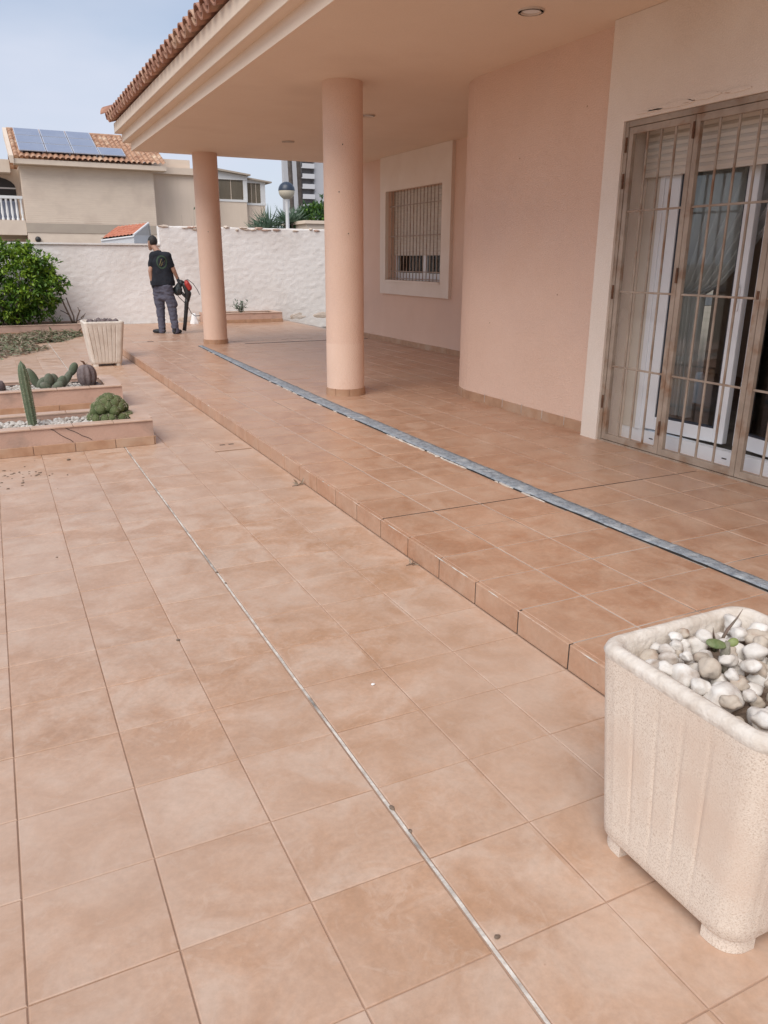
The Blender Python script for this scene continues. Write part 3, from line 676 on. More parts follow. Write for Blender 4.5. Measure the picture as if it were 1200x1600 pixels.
def sash(y0, y1, ang=0, hinge=None):
    """one glazed leaf from y0 to y1, turned inwards about its hinge"""
    ob = []
    z0, z1, s_, t_ = .222, 2.30, .085, .06
    h_ = Vector((DX+.035, hinge if hinge is not None else y0, 0)); ca, sa = math.cos(ang), math.sin(ang)
    def rot(m_):
        m_.v = [(h_.x+(v[0]-h_.x)*ca-(v[1]-h_.y)*sa, h_.y+(v[0]-h_.x)*sa+(v[1]-h_.y)*ca, v[2]) for v in m_.v]; return m_
    xa, xb = DX+.005, DX+.005+t_
    q = MB().bbox(xa, xb, y1-s_, y1, z0, z1, .006).bbox(xa, xb, y0, y0+s_, z0, z1, .006).bbox(xa+.0006, xb-.0006, y0+s_-.001, y1-s_+.001, z0, z0+.1, .006).bbox(xa+.0006, xb-.0006, y0+s_-.001, y1-s_+.001, z1-s_, z1, .006)
    rot(q).build('sash', 'pvc', door)
    q = MB(); frame_yz(q, xa+.012, xb-.012, y0+s_-.002, y1-s_+.002, z0+.098, z1-s_+.002, y0+s_+.012, y1-s_-.012, z0+.112, z1-s_-.012)
    rot(q).build('gasket', 'gasket', door)
    rot(B(xa+.026, xa+.032, y0+s_+.010, y1-s_-.010, z0+.11, z1-s_-.01)).build('pane', 'glass', door)
    q = MB().bbox(xa-.012, xa+.001, y0+.02, y0+.045, 1.15, 1.3, .003).bbox(xa-.03, xa-.012, y0+.025, y0+.04, 1.2, 1.33, .003)
    rot(q).build('handle', 'pvc', door)
sash(1.46, 2.145, R(7), 2.145)
sash(.70, 1.40, R(-9), .70)
sash(-.2, .66, 0)
# roller shutter partly down
sh = B(DX-.055, DX-.02, DY0+.02, DY1-.02, 2.052, 2.06).build('roller_shutter', 'shutter', house)
for k in range(8):
    z = 2.06+k*.046
    MB().prism([(DX-.054, z), (DX-.028, z), (DX-.022, z+.02), (DX-.03, z+.0445), (DX-.054, z+.0445), (DX-.064, z+.0225)], 'y', DY0+.02, DY1-.02).build('slat', 'shutter', sh)
# room behind
rm = MB()
rm.box(8.4, 8.5, -5, 5, -.02, 3.08).box(4.7, 8.4, -5.1, -5, -.02, 3.08)
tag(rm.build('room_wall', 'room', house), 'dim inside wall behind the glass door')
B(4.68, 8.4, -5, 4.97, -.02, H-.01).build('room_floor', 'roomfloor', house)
cu = MB(); nn = 90; zz = 30
for i in range(nn+1):
    for j in range(zz+1):
        t = j/zz; z = 2.62-t*2.3
        pull = (max(0, t-.05)/.55)**1.4*.55 if t < .6 else .55*(1.09)
        u = i/nn; y = 2.25-u*.95*(1-.0) ; y = 2.25-(u*1.25)*(1-min(.82, pull*1.25)) if True else y
        xx = 4.86+.05*math.sin(i*.62+1.2*t)*(1-.3*t)
        cu.v.append((xx, y, z))
for i in range(nn):
    for j in range(zz):
        a = i*(zz+1)+j; cu.f.append((a, a+1, a+zz+2, a+zz+1))
tag(cu.build('curtain', 'curtain', None, smooth=True), 'pale sheer curtain tied back behind the terrace door', 'curtain')
# --- window with grille and shutter on the far wall
win = B(WB+.15, WB+.21, WY0, WY1, WZ0, WZ0+.07).build('window', 'pvc', house); win['label'] = 'white window with the shutter three quarters down'
def wv(a, name, m_='pvc', par=win): return MB().bbox(*a, .003).build(name, m_, par)
for (y0, y1) in ((WY1-.06, WY1-.001), (WY0+.001, WY0+.06), (9.0, 9.12)): wv((WB+.15, WB+.21, y0, y1, WZ0+.0705, WZ1), 'frame')
for (y0, y1) in ((WY0+.06, 9.0), (9.12, WY1-.06)):
    B(WB+.18, WB+.186, y0, y1, WZ0+.07, WZ1-.01).build('pane', 'glass', win); wv((WB+.155, WB+.205, y0+.001, y1-.001, WZ0+.0705, WZ0+.13), 'rail')
B(WB+.26, WB+.27, WY0-.1, WY1+.1, WZ0-.1, WZ1+.1).build('dark_interior', 'dark', win)
B(WB-.07, WB+.15, WY0+.003, WY1-.003, WZ0-.02, WZ0+.012).build('sill', 'plaster', win)
ws = B(WB+.115, WB+.14, WY0+.01, WY1-.01, 1.55, 1.56).build('window_shutter', 'shutter', house)
for k in range(23):
    z = 1.56+k*.0435
    MB().prism([(WB+.112, z), (WB+.14, z), (WB+.14, z+.0425), (WB+.112, z+.0425), (WB+.101, z+.021)], 'y', WY0+.01, WY1-.01).build('slat', 'shutter', ws)
wg = B(WB+.025, WB+.045, WY0+.001, WY1-.001, WZ0+.03, WZ0+.045).build('window_grille', 'grille', house)
for z in (1.30, 1.85, 2.32): B(WB+.026, WB+.034, WY0+.001, WY1-.001, z-.007, z+.007).build('cross_rail', 'grille', wg)
for k in range(17):
    yy = WY0+.05+k*(WY1-WY0-.1)/16; MB().tube([(WB+.042, yy, WZ0+.013), (WB+.042, yy, WZ1-.001)], .0085, 6).build('bar', 'grille', wg, smooth=40)
# downlights in the soffit
for (x, y, lb) in ((3.668, 2.646, 'round recessed downlight in the soffit nearest the glass door'), (4.219, 9.154, 'small round downlight in the soffit between the two columns'), (4.347, 6.741, 'small round downlight in the soffit just beyond the nearer column')):
    t = thing('downlight', (x, y, ZS), lb, 'light', 'downlights in the soffit')
    MB().lathe([(.088, -.012), (.092, -.004), (.092, .0), (.06, .0), (.062, -.01), (.07, -.014)], (x, y, ZS), 28, caps=False).build('ring', 'lampwhite', t, smooth=40)
    MB().lathe([(.001, -.003), (.064, -.003)], (x, y, ZS), 24, caps=False).build('lens', 'white', t)

# ================================================================ garden wall
def rough_wall(mb, x0, x1, y, z0, z1, th, step=.035):
    nx = int((x1-x0)/step); nz = int((z1-z0)/step); k = len(mb.v)
    for i in range(nx+1):
        for j in range(nz+1):
            x_ = x0+(x1-x0)*i/nx; z_ = z0+(z1-z0)*j/nz
            p = Vector((x_*6+z_*4, 3, z_*11-x_*2)); d = .006*noise.noise(p)+.009*noise.noise(p*2.3)
            top = (.012*noise.noise(Vector((x_*4, 1, 9)))) if j == nz else 0
            mb.v.append((x_, y-d, z_+top))
    for i in range(nx):
        for j in range(nz):
            a = k+i*(nz+1)+j; mb.f.append((a, a+nz+1, a+nz+2, a+1))
    # top and back
    for i in range(nx):
        a = k+i*(nz+1)+nz; b = a+nz+1; va, vb = mb.v[a], mb.v[b]; q = len(mb.v)
        mb.v += [(va[0], y+th, va[2]), (vb[0], y+th, vb[2]), (va[0], y+th, z0), (vb[0], y+th, z0)]
        mb.f += [(a, b, q+1, q), (q, q+1, q+3, q+2)]
    for i in (0, nx):
        a = k+i*(nz+1); mb.add([mb.v[a], mb.v[a+nz], (mb.v[a+nz][0], y+th, mb.v[a+nz][2]), (mb.v[a][0], y+th, z0)], [(0, 1, 2, 3)])
YW = 16.0
gw = thing('garden_wall', (3.4, YW, 0), 'rough white stucco garden wall with a step up behind the worker', 'wall')
q = MB(); rough_wall(q, -9, 3.60, YW, -.1, 1.765, .2); tag(q.build('low_section', 'whitewall', gw, smooth=True, fix=False), 'lower left run of the white wall')
B(-9, 3.6, YW-.035, YW+.23, 1.765, 1.80).build('coping', 'whitewall', gw)
q = MB(); rough_wall(q, 3.60, 13.5, YW-.03, -.1, 2.175, .24); tag(q.build('high_section', 'whitewall', gw, smooth=True, fix=False), 'higher right run of the white wall')
for i in range(26):
    x_ = random.uniform(3.7, 8); MB().blob((x_, YW-.03, 2.165+random.uniform(-.05, .01)), (random.uniform(.03, .12), .035, random.uniform(.012, .03)), 2, .5, 3, i).build('eroded_patch', 'stain' if i % 3 else 'bedface', gw)
for i in range(10):
    x_ = random.uniform(2.2, 8); MB().blob((x_, YW-.012, .13+random.uniform(0, .06)), (random.uniform(.15, .5), .03, random.uniform(.04, .11)), 2, .5, 3, i+40).build('damp_stain', 'stain', gw)

# ================================================================ raised beds
def bed(name, x0, x1, y0, y1, z0, z1, label, left_closed=True, tilew=.315, lips=.075):
    t = thing(name, ((x0+x1)/2, y0, z0), label, 'raised bed')
    q = MB(); th = .09
    q.box(x0, x1, y0, y0+th, z0-.05, z1-.014).box(x0, x1, y1-th, y1, z0-.05, z1-.014).box(x1-th, x1, y0+th, y1-th, z0-.05, z1-.014).box(x0, x0+th, y0+th, y1-th, z0-.05, z1-.014)
    q.build('bed_wall', 'bedface', t)
    n_ = max(1, round((x1-x0)/tilew)); d = (x1-x0)/n_
    for i in range(n_):
        a = x0+i*d; b = a+d
        MB().tile(a+.002, b-.002, y0-.012, y0+th+.005, z1-.0135, z1+random.uniform(-.001, .001), .004).build('coping_tile', 'bedtile', t)
        MB().tile(a+.002, b-.002, y1-th-.005, y1+.012, z1-.0135, z1, .004).build('coping_tile', 'bedtile', t)
        MB().bbox(a+.002, b-.002, y0-.013, y0-.0005, z0+.001, z0+lips, .003).build('skirting_tile', 'skirt', t)
    MB().tile(x1-th-.06, x1+.012, y0+th+.008, y1-th-.008, z1-.0135, z1, .004).build('coping_tile', 'bedtile', t)
    m_ = max(1, round((y1-y0)/.31)); d = (y1-y0)/m_
    for i in range(m_): MB().bbox(x1+.0005, x1+.013, y0+i*d+.002, y0+(i+1)*d-.002, z0+.001, z0+lips, .003).build('skirting_tile', 'skirt', t)
    return t
b1 = bed('raised_bed', -1.9, 1.185, 4.17, 4.86, 0, .215, 'nearer pink raised bed with white gravel, a column cactus and a round cactus')
for (p0, p1) in (((.50, .205), (.70, .085)), ((.40, .2), (.56, .08))):
    pts = [(p0[0]+(p1[0]-p0[0])*i/6+random.uniform(-.006, .006), 4.168, p0[1]+(p1[1]-p0[1])*i/6) for i in range(7)]
    MB().tube(pts, .0022, 5).build('crack', 'dark', b1)
b2 = bed('raised_bed', -1.9, 1.21, 6.02, 6.82, 0, .235, 'farther pink raised bed with prickly pears and a shrivelled cactus')
b3 = bed('raised_bed', 4.35, 6.12, 15.25, 15.93, H, H+.22, 'low pink raised bed against the white wall behind the far column')
b4 = bed('raised_bed', -6, 1.80, 15.0, 15.93, 0, .21, 'low pink raised bed under the green shrub by the white wall')
def fill(x0, x1, y0, y1, z, name, label):
    o = B(x0, x1, y0, y1, z-.1, z).build(name, 'soil'); return tag(o, label, 'soil', kind='stuff')
fill(-1.8, 1.04, 4.265, 4.765, .16, 'soil', 'dark soil showing between the gravel of the nearer bed')
fill(-1.8, 1.06, 6.115, 6.725, .18, 'soil', 'dark soil showing between the gravel of the farther bed')
fill(4.45, 5.95, 15.345, 15.835, H+.18, 'soil', 'soil in the low bed behind the far column')
fill(-5.9, 1.64, 15.095, 15.835, .175, 'soil', 'soil in the low bed under the shrub')
def gravel(x0, x1, y0, y1, z, n_, name, label, r=(.012, .026)):
    bm = bmesh.new(); bmesh.ops.create_icosphere(bm, subdivisions=1, radius=1); bv = [v.co.copy() for v in bm.verts]; bm.verts.index_update(); bf = [[v.index for v in f.verts] for f in bm.faces]; bm.free()
    q = MB()
    for i in range(n_):
        rr = random.uniform(*r); c = Vector((random.uniform(x0, x1), random.uniform(y0, y1), z+random.uniform(0, .012)))
        sx, sy, sz = rr*random.uniform(.8, 1.4), rr*random.uniform(.8, 1.2), rr*random.uniform(.55, .8); a = random.uniform(0, 6.3); ca, sa = math.cos(a), math.sin(a)
        q.add([(c.x+v.x*sx*ca-v.y*sy*sa, c.y+v.x*sx*sa+v.y*sy*ca, c.z+v.z*sz) for v in bv], bf)
    o = q.build(name, 'gravel', smooth=True, fix=False); return tag(o, label, 'gravel', kind='stuff')
gravel(-1.2, .98, 4.28, 4.75, .162, 1500, 'white_gravel', 'white pebble gravel filling the nearer raised bed')
gravel(-1.2, 1.02, 6.13, 6.71, .182, 1300, 'white_gravel', 'white pebble gravel filling the farther raised bed')
for i, (x_, y_) in enumerate(((1.0, 4.60), (1.02, 4.5), (.98, 4.42))):
    tag(MB().blob((x_, y_, .185), (.04, .035, .025), 2, .3, 2, i).build('dark_stone', 'soil'), 'small dark stone beside the round cactus in the nearer bed', 'stone', 'dark stones beside the round cactus')

# ================================================================ planters
def rsq(hw, rc, n=9, c=7):
    """rounded square outline, with outward normals"""
    o = []
    for q in range(4):
        a0 = math.pi/2*q
        ca, sa = math.cos(a0), math.sin(a0)
        for i in range(n):                      # straight side on +x turned by a0
            y = -(hw-rc)+2*(hw-rc)*i/n; o.append((hw*ca-y*sa, hw*sa+y*ca, ca, sa, (q, i/n)))
        for i in range(c):
            a = math.pi/2*i/c; x = hw-rc+rc*math.cos(a); y = hw-rc+rc*math.sin(a)
            nx, ny = math.cos(a), math.sin(a); o.append((x*ca-y*sa, x*sa+y*ca, nx*ca-ny*sa, nx*sa+ny*ca, None))
    return o
def planter(name, x, y, hb, ht, zb, zt, label, rc, body_m, rim_m, rib_n, rib_d, fill_z, wall_t=.04, rz=0):
    t = thing(name, (x, y, 0), label, 'planter')
    cr, sr = math.cos(rz), math.sin(rz)
    def ring(hw, z, rcc, dent=0):
        r_ = []
        for (px_, py_, nx, ny, k) in rsq(hw, rcc, 60):
            d = 0
            if dent and k is not None:
                s_ = k[1]*rib_n; fr = abs((s_ % 1)-.5)*2; d = dent*max(0, 1-((1-fr)/.17)**2) if fr > .83 else 0
            X, Y = px_-nx*d, py_-ny*d; r_.append((x+X*cr-Y*sr, y+X*sr+Y*cr, z))
        return r_
    def loft(rings, capb=False, capt=False):
        q = MB(); n_ = len(rings[0])
        for r_ in rings: q.v += r_
        for i in range(len(rings)-1):
            for j in range(n_): q.f.append((i*n_+j, i*n_+(j+1) % n_, (i+1)*n_+(j+1) % n_, (i+1)*n_+j))
        if capb: q.f.append(tuple(reversed(range(n_))))
        if capt: q.f.append(tuple((len(rings)-1)*n_+j for j in range(n_)))
        return q
    zr = zt-.03; rings = []
    for k, (u, dn) in enumerate(((0, 0), (.006, .0), (.02, .0), (.08, .55), (.18, .85), (.35, 1), (.55, 1), (.75, 1), (.88, .9), (.94, .35), (.97, 0), (1, 0))):
        hw = hb+(ht-hb)*u; hw -= (.014 if k == 0 else .004 if k == 1 else 0)
        rings.append(ring(hw, zb+(zr-zb)*u, rc, rib_d*dn))
    loft(rings, capb=True).build('body', body_m, t, smooth=50)
    rr = [ring(ht-.001, zr-.004, rc), ring(ht+.003, zr+.008, rc), ring(ht-.001, zt-.009, rc), ring(ht-.010, zt-.001, rc-.005), ring(ht-wall_t*.55, zt+.001, rc-.01), ring(ht-wall_t+.006, zt-.004, rc-.015), ring(ht-wall_t, zt-.016, rc-.02), ring(ht-wall_t-.02, fill_z-.04, rc-.02)]
    loft(rr).build('rim', rim_m, t, smooth=60)
    for sx in (-1, 1):
        for sy in (-1, 1):
            q = MB(); f0 = .095; pts = []
            for (px_, py_, nx, ny, k) in rsq(hb-.009, rc-.004, 14):
                if px_*sx > hb-f0 and py_*sy > hb-f0: pts.append((px_, py_))
            pts.sort(key=lambda p: math.atan2(p[1]-sy*(hb-f0), p[0]-sx*(hb-f0)) if sx > 0 else math.atan2(-(p[1]-sy*(hb-f0)), -(p[0]-sx*(hb-f0))))
            pts = [(sx*(hb-f0), sy*(hb-f0))]+pts
            w_ = [(x+p[0]*cr-p[1]*sr, y+p[0]*sr+p[1]*cr) for p in pts]
            q.prism(w_, 'z', 0.0, zb+.012); q.build('foot', body_m, t)
    return t
PCX, PCY, PZT = 1.605, -1.275, .585
planter('square_planter', PCX, PCY, .222, .253, .036, PZT, 'large cream concrete planter of white pebbles in the right foreground', .062, 'conc', 'rim', 5, .003, PZT-.07, .038)
tag(MB().prism([(p[0]+PCX, p[1]+PCY) for p in rsq(.213, .045)], 'z', PZT-.16, PZT-.058).build('soil', 'soil'), 'dry brown soil under the pebbles of the foreground planter', 'soil', kind='stuff')
planter('square_planter', 1.50, 9.72, .205, .272, .035, .63, 'smaller ribbed cream planter beside the terrace step, in front of the shrub', .05, 'potfar', 'rim', 7, .014, .59, .035)
o = MB(); o.prism([(p[0]+1.50, p[1]+9.72) for p in rsq(.225, .03)], 'z', .5, .59)
tag(o.build('soil', 'soil'), 'dark soil filling the ribbed planter beside the step', 'soil', kind='stuff')
q = MB()
for i in range(60): q.blob((1.50+random.uniform(-.2, .2), 9.72+random.uniform(-.2, .2), .605+random.uniform(0, .02)), random.uniform(.02, .04), 1, .4, 2, i)
tag(q.build('dark_gravel', M['purple'], smooth=True), 'dark gravel heaped in the ribbed planter beside the step', 'gravel', kind='stuff')
# pebbles in the foreground planter: one object each
pv_ = []
for i in range(9):
    q = MB().blob((0, 0, 0), (1, random.uniform(.72, .92), random.uniform(.55, .75)), 3, .38, 1.15, i*3+1)
    o = q.build('pebble', 'pebble2' if i % 4 == 3 else 'pebble', None, smooth=True, origin=(0, 0, 0)); pv_.append(o.data); bpy.data.objects.remove(o)
placed = []; tries = 0
while len(placed) < 150 and tries < 9000:
    tries += 1
    r_ = random.choice((.052, .047, .043, .038, .034, .029, .025)) if tries < 2500 else random.choice((.03, .026, .022, .018))
    a = .205-r_*.8; x_ = random.uniform(-a, a); y_ = random.uniform(-a, a)
    low = PZT-.058
    hit = [(p, (p[0]-x_)**2+(p[1]-y_)**2) for p in placed]
    over = [p for p, d in hit if d < ((p[3]+r_)*.93)**2]
    if over:
        if len(placed) < 40 or tries < 5000 or len(over) > 3 or len(placed) > 88: continue
        z_ = max(p[2] for p in over)+r_*.85
        if z_ > PZT-.004: continue
    else: z_ = low+r_*.5
    placed.append((x_, y_, z_, r_))
cactus_xy = (1.567, -1.225)
for k, (x_, y_, z_, r_) in enumerate(placed):
    o = inst(pv_[k % 9], 'pebble', None, (PCX+x_, PCY+y_, z_)); o.scale = (r_, r_, r_)
    o.rotation_euler = (random.uniform(-.5, .5), random.uniform(-.5, .5), random.uniform(0, 6.3))
    big = 'large' if r_ > .04 else 'small' if r_ < .027 else 'medium'
    if (x_-cactus_xy[0]+PCX)**2+(y_-cactus_xy[1]+PCY)**2 < .07**2: where = 'beside the tiny prickly pear'
    elif x_ < -.12: where = 'along the left rim'
    elif y_ > .12: where = 'along the back rim'
    elif y_ < -.12: where = 'along the near rim'
    elif x_ > .12: where = 'along the right rim'
    else: where = 'in the middle'
    tag(o, '%s %s pebble %s of the foreground planter' % (big, 'cream' if k % 9 in (3, 7) else 'white', where) if where != 'beside the tiny prickly pear' else '%s %s pebble beside the tiny prickly pear in the foreground planter' % (big, 'cream' if k % 9 in (3, 7) else 'white'), 'pebble', 'pebbles in the foreground planter')
# seedling prickly pear and dry spiky sprout
cx_, cy_, cz_ = 1.567, -1.225, PZT-.035
t = thing('prickly_pear_seedling', (cx_, cy_, cz_), 'tiny prickly pear with a grey stem and two pads in the foreground planter', 'cactus')
MB().tube([(cx_, cy_, cz_-.02), (cx_+.001, cy_, cz_+.02), (cx_-.001, cy_, cz_+.05), (cx_+.002, cy_, cz_+.072)], [.011, .0125, .0125, .006], 10, sx=.7).build('stem', 'stem', t, smooth=True)
def pad(c, ax_len, w_, th, direction, nrm, name, m_, par, ribs=0):
    d = Vector(direction).normalized(); n_ = Vector(nrm); n_ = (n_-d*n_.dot(d)).normalized(); s_ = d.cross(n_)
    q = MB(); bm = bmesh.new(); bmesh.ops.create_uvsphere(bm, u_segments=22, v_segments=26, radius=1); vs = []
    for v in bm.verts:
        u = v.co.z; tp = 1-.18*(1-u)*.5
        k = 1+(.05*math.sin(u*ribs*2) if ribs else 0)
        vs.append(Vector(c)+d*(u*ax_len)+s_*(v.co.x*w_*tp)+n_*(v.co.y*th*k))
    bm.verts.index_update(); q.add(vs, [[v.index for v in f.verts] for f in bm.faces]); bm.free()
    return q.build(name, m_, par, smooth=True)
left = -AX_R; towards = -AX_W
pad(Vector((cx_, cy_, cz_+.062))+left*.024+Vector((0, 0, .004)), .026, .0145, .006, left+Vector((0, 0, .18)), Vector((0, 0, 1))+towards*.8, 'pad', 'padyoung', t, 12)
pad(Vector((cx_, cy_, cz_+.068))-left*.013+Vector((0, 0, .002)), .0135, .011, .005, -left+Vector((0, 0, .5)), Vector((0, 0, .6))+towards, 'pad', 'padlime', t, 10)
sx_, sy_ = 1.655, -1.125
t = thing('spiky_sprout', (sx_, sy_, PZT-.06), 'dry spiky sprout standing among the pebbles behind the tiny prickly pear', 'plant')
b0 = Vector((sx_, sy_, PZT-.065))
for (dx, hz, wd) in ((.055, .125, .0042), (-.028, .062, .0055), (-.012, .075, .004)):
    tip = b0-left*dx+Vector((0, 0, hz)); midp = b0+(tip-b0)*.45+Vector((0, 0, .012))
    MB().tube([b0, midp, b0+(tip-b0)*.8, tip], [wd, wd*1.15, wd*.6, .0006], 6, sx=.35).build('leaf', 'spike', t, smooth=True)

# ================================================================ cacti in the beds
def ribbed(base, tip, r, ribs, name_, m_, par, n_=14, bend=None, seg=40):
    q = MB(); base = Vector(base); tip = Vector(tip); d = (tip-base).normalized(); u = d.orthogonal().normalized(); v = d.cross(u); L_ = (tip-base).length
    for i in range(n_+1):
        t_ = i/n_; rr = r*(.82+.18*min(1, t_*4))*(1 if t_ < .72 else math.sqrt(max(0.0004, 1-((t_-.72)/.28)**2)))
        c = base+(tip-base)*t_
        for j in range(seg):
            a = 2*math.pi*j/seg; k = rr*(1+.10*math.cos(a*ribs)); q.v.append(tuple(c+(u*math.cos(a)+v*math.sin(a))*k))
    for i in range(n_):
        for j in range(seg): q.f.append((i*seg+j, i*seg+(j+1) % seg, (i+1)*seg+(j+1) % seg, (i+1)*seg+j))
    q.f.append(tuple(n_*seg+j for j in range(seg)))
    return q.build(name_, m_, par, smooth=True)
t = thing('column_cactus', (.285, 4.5, .16), 'single upright column cactus in the nearer raised bed', 'cactus')
ribbed((.29, 4.5, .14), (.262, 4.5, .70), .037, 9, 'stem', 'cactus', t)
def spines(q, p, nrm, n_, L_):
    for _ in range(n_):
        d = (nrm+rv_()*.75).normalized()*L_*random.uniform(.6, 1.1); s_ = d.orthogonal().normalized()*.0009
        q.add([p+s_, p-s_, p+d], [(0, 1, 2)])
def rv_():
    a = random.uniform(0, 6.283); z = random.uniform(-1, 1); k = math.sqrt(1-z*z); return Vector((k*math.cos(a), k*math.sin(a), z))
q = MB()
for j in range(9):
    for i in range(34):
        t_ = i/36; c = Vector((.29-.028*t_, 4.5, .16+.52*t_)); u_ = Vector((0, 0, 1)).orthogonal(); a = 2*math.pi*j/9
        nr = Vector((math.cos(a), math.sin(a), 0)); rr = .039*(1 if t_ < .72 else math.sqrt(max(.02, 1-((t_-.72)/.28)**2))); spines(q, c+nr*rr, nr, 4, .016)
q.build('spines', 'spine', t, fix=False)
t = thing('cushion_cactus', (.90, 4.53, .16), 'round clump of many green cactus heads in the nearer raised bed', 'cactus')
for i in range(40):
    a = i*2.399; rr = .135*math.sqrt(min(i, 26)/26)+(.018 if i >= 26 else 0); zt_ = .20+.155*(1-(rr/.16)**2)-(.02 if i >= 26 else 0)
    c = (.90+rr*math.cos(a), 4.53+rr*math.sin(a)*.8, zt_)
    q = MB(); bm = bmesh.new(); bmesh.ops.create_uvsphere(bm, u_segments=22, v_segments=10, radius=1); vs = []
    for v in bm.verts:
        an = math.atan2(v.co.y, v.co.x); k = (.036+.008*((i*7) % 3)/2)*(1+.12*math.cos(an*11)); vs.append((c[0]+v.co.x*k, c[1]+v.co.y*k, c[2]+v.co.z*.044))
    bm.verts.index_update(); q.add(vs, [[v.index for v in f.verts] for f in bm.faces]); bm.free(); q.build('head', 'cactus2', t, smooth=True)
    if i == 0: sq = MB()
    for e in range(70):
        nr = rv_(); nr.z = abs(nr.z); spines(sq, Vector(c)+Vector((nr.x*.047, nr.y*.047, nr.z*.044)), nr, 2, .012)
sq.build('spines', 'spine', t, fix=False)
MB().blob((.90, 4.53, .19), (.13, .105, .09), 2, .2, 2, 5).build('base', 'cactus2', t, smooth=True)
t = thing('prickly_pear', (.56, 6.42, .18), 'clump of grey green prickly pear pads in the farther raised bed', 'cactus')
for (c, d, l, w_) in (((.40, 6.45, .29), (-.45, 0, 1), .12, .05), ((.47, 6.42, .24), (.5, -.1, .7), .075, .05), ((.54, 6.40, .27), (.1, 0, 1), .075, .055), ((.60, 6.45, .26), (-.3, 0, 1), .075, .05),
                      ((.66, 6.40, .25), (.4, 0, .6), .07, .05), ((.72, 6.42, .28), (.55, 0, .85), .10, .042), ((.79, 6.43, .37), (.5, 0, 1), .075, .048), ((.50, 6.35, .22), (-.7, -.2, .4), .06, .045), ((.62, 6.34, .22), (.7, -.1, .35), .06, .045)):
    pad(c, l, w_, .03, d, (0.3, -1, .1), 'pad', 'cactusgrey', t)
t = thing('shrivelled_cactus', (.91, 6.36, .18), 'dark shrivelled barrel cactus at the end of the farther raised bed', 'cactus')
q = MB(); seg = 48; n_ = 16
for i in range(n_+1):
    ph = math.pi*(.02+.78*i/n_); 
    for j in range(seg):
        a = 2*math.pi*j/seg; k = .092*math.sin(ph)**.7*(1+.11*math.cos(a*9)); q.v.append((.91+k*math.cos(a), 6.36+k*math.sin(a), .305+.115*math.cos(ph)))
for i in range(n_):
    for j in range(seg): q.f.append((i*seg+j, i*seg+(j+1) % seg, (i+1)*seg+(j+1) % seg, (i+1)*seg+j))
q.f.append(tuple(range(seg))); q.build('body', 'purple', t, smooth=True)
MB().tube([(.91, 6.36, .41), (.89, 6.36, .45), (.86, 6.35, .463)], [.012, .01, .002], 6).build('dry_tip', 'rust', t)
MB().tube([(.91, 6.36, .41), (.93, 6.36, .44)], [.01, .002], 6).build('dry_tip', 'dry1', t)
t = thing('brown_cactus', (.06, 6.4, .18), 'withered brown cactus clump at the left edge of the farther bed', 'cactus')
for i in range(6): MB().blob((.03+.05*math.cos(i*2.1), 6.4+.05*math.sin(i*2.1), .24+.03*(i % 3)), (.05, .05, .06), 2, .3, 3, i).build('head', 'purple', t, smooth=True)
for i, (x_, y_) in enumerate(((1.0, 6.42), (1.02, 6.35), (.985, 6.5))):
    tag(MB().blob((x_, y_, .20), (.035, .03, .025), 2, .35, 2, i+9).build('dark_stone', 'purple'), 'small dark stone beside the shrivelled cactus in the farther bed', 'stone', 'dark stones beside the shrivelled cactus')
tag(MB().tube([(.05, 6.66, .20), (.5, 6.68, .197), (.98, 6.66, .20)], .006, 6).build('irrigation_hose', 'plblack'), 'thin black irrigation hose along the back of the farther bed', 'hose')

# ================================================================ foliage
def leaf(q, p, d, nrm, L_, W_, fold=.25):
    d = d.normalized(); s_ = d.cross(nrm)
    if s_.length < 1e-4: s_ = d.orthogonal()
    s_.normalize(); n_ = s_.cross(d)
    a = p; m1 = p+d*L_*.45+s_*W_*.5+n_*fold*W_*.5; m2 = p+d*L_*.45-s_*W_*.5+n_*fold*W_*.5; c = p+d*L_*.5; e = p+d*L_-n_*L_*.1
    k = len(q.v); q.v += [tuple(a), tuple(m1), tuple(e), tuple(m2), tuple(c)]; q.f += [(k, k+1, k+4), (k+1, k+2, k+4), (k+2, k+3, k+4), (k+3, k, k+4)]
def rv(): 
    while True:
        v = Vector((random.uniform(-1, 1), random.uniform(-1, 1), random.uniform(-1, 1)))
        if .05 < v.length < 1: return v.normalized()
def shrub(name, label, c, rx, ry, rz, z0, clusters, per, L_, W_, mats=('leaf', 'leaf2'), split=.35, stems=6, cat='shrub', zmin=None):
    t = thing(name, (c[0], c[1], z0), label, cat)
    qs = [MB() for _ in mats]; st = MB()
    for i in range(stems):
        a = 6.28*i/stems; e = Vector((c[0]+rx*.55*math.cos(a), c[1]+ry*.5*math.sin(a), c[2]+rz*random.uniform(-.1, .5))); b_ = Vector((c[0]+rx*.12*math.cos(a), c[1]+ry*.12*math.sin(a), z0-.02))
        st.tube([b_, b_+(e-b_)*.5+Vector((0, 0, rz*.1)), e], [.022, .014, .005], 6)
    for i in range(clusters):
        v = rv(); rr = random.uniform(.55, 1.0)**.6
        rr *= 1+.28*noise.noise(v*2.2+Vector((c[0], 3, 1)))
        p = Vector((c[0]+v.x*rx*rr, c[1]+v.y*ry*rr, c[2]+v.z*rz*rr))
        if zmin and p.z < zmin: continue
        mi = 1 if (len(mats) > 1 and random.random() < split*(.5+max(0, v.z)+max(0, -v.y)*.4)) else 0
        axis = (v+Vector((0, 0, .5))+rv()*.5).normalized()
        for k in range(per):
            d = (axis*.5+rv()).normalized(); leaf(qs[mi], p+rv()*L_*.6, d, (Vector((0, 0, 1))+rv()*.6).normalized(), L_*random.uniform(.7, 1.25), W_*random.uniform(.8, 1.2))
    st.build('stem', 'wood', t, smooth=True)
    for q, m_ in zip(qs, mats):
        if q.v: o = q.build('foliage', m_, t, fix=False)
    return t
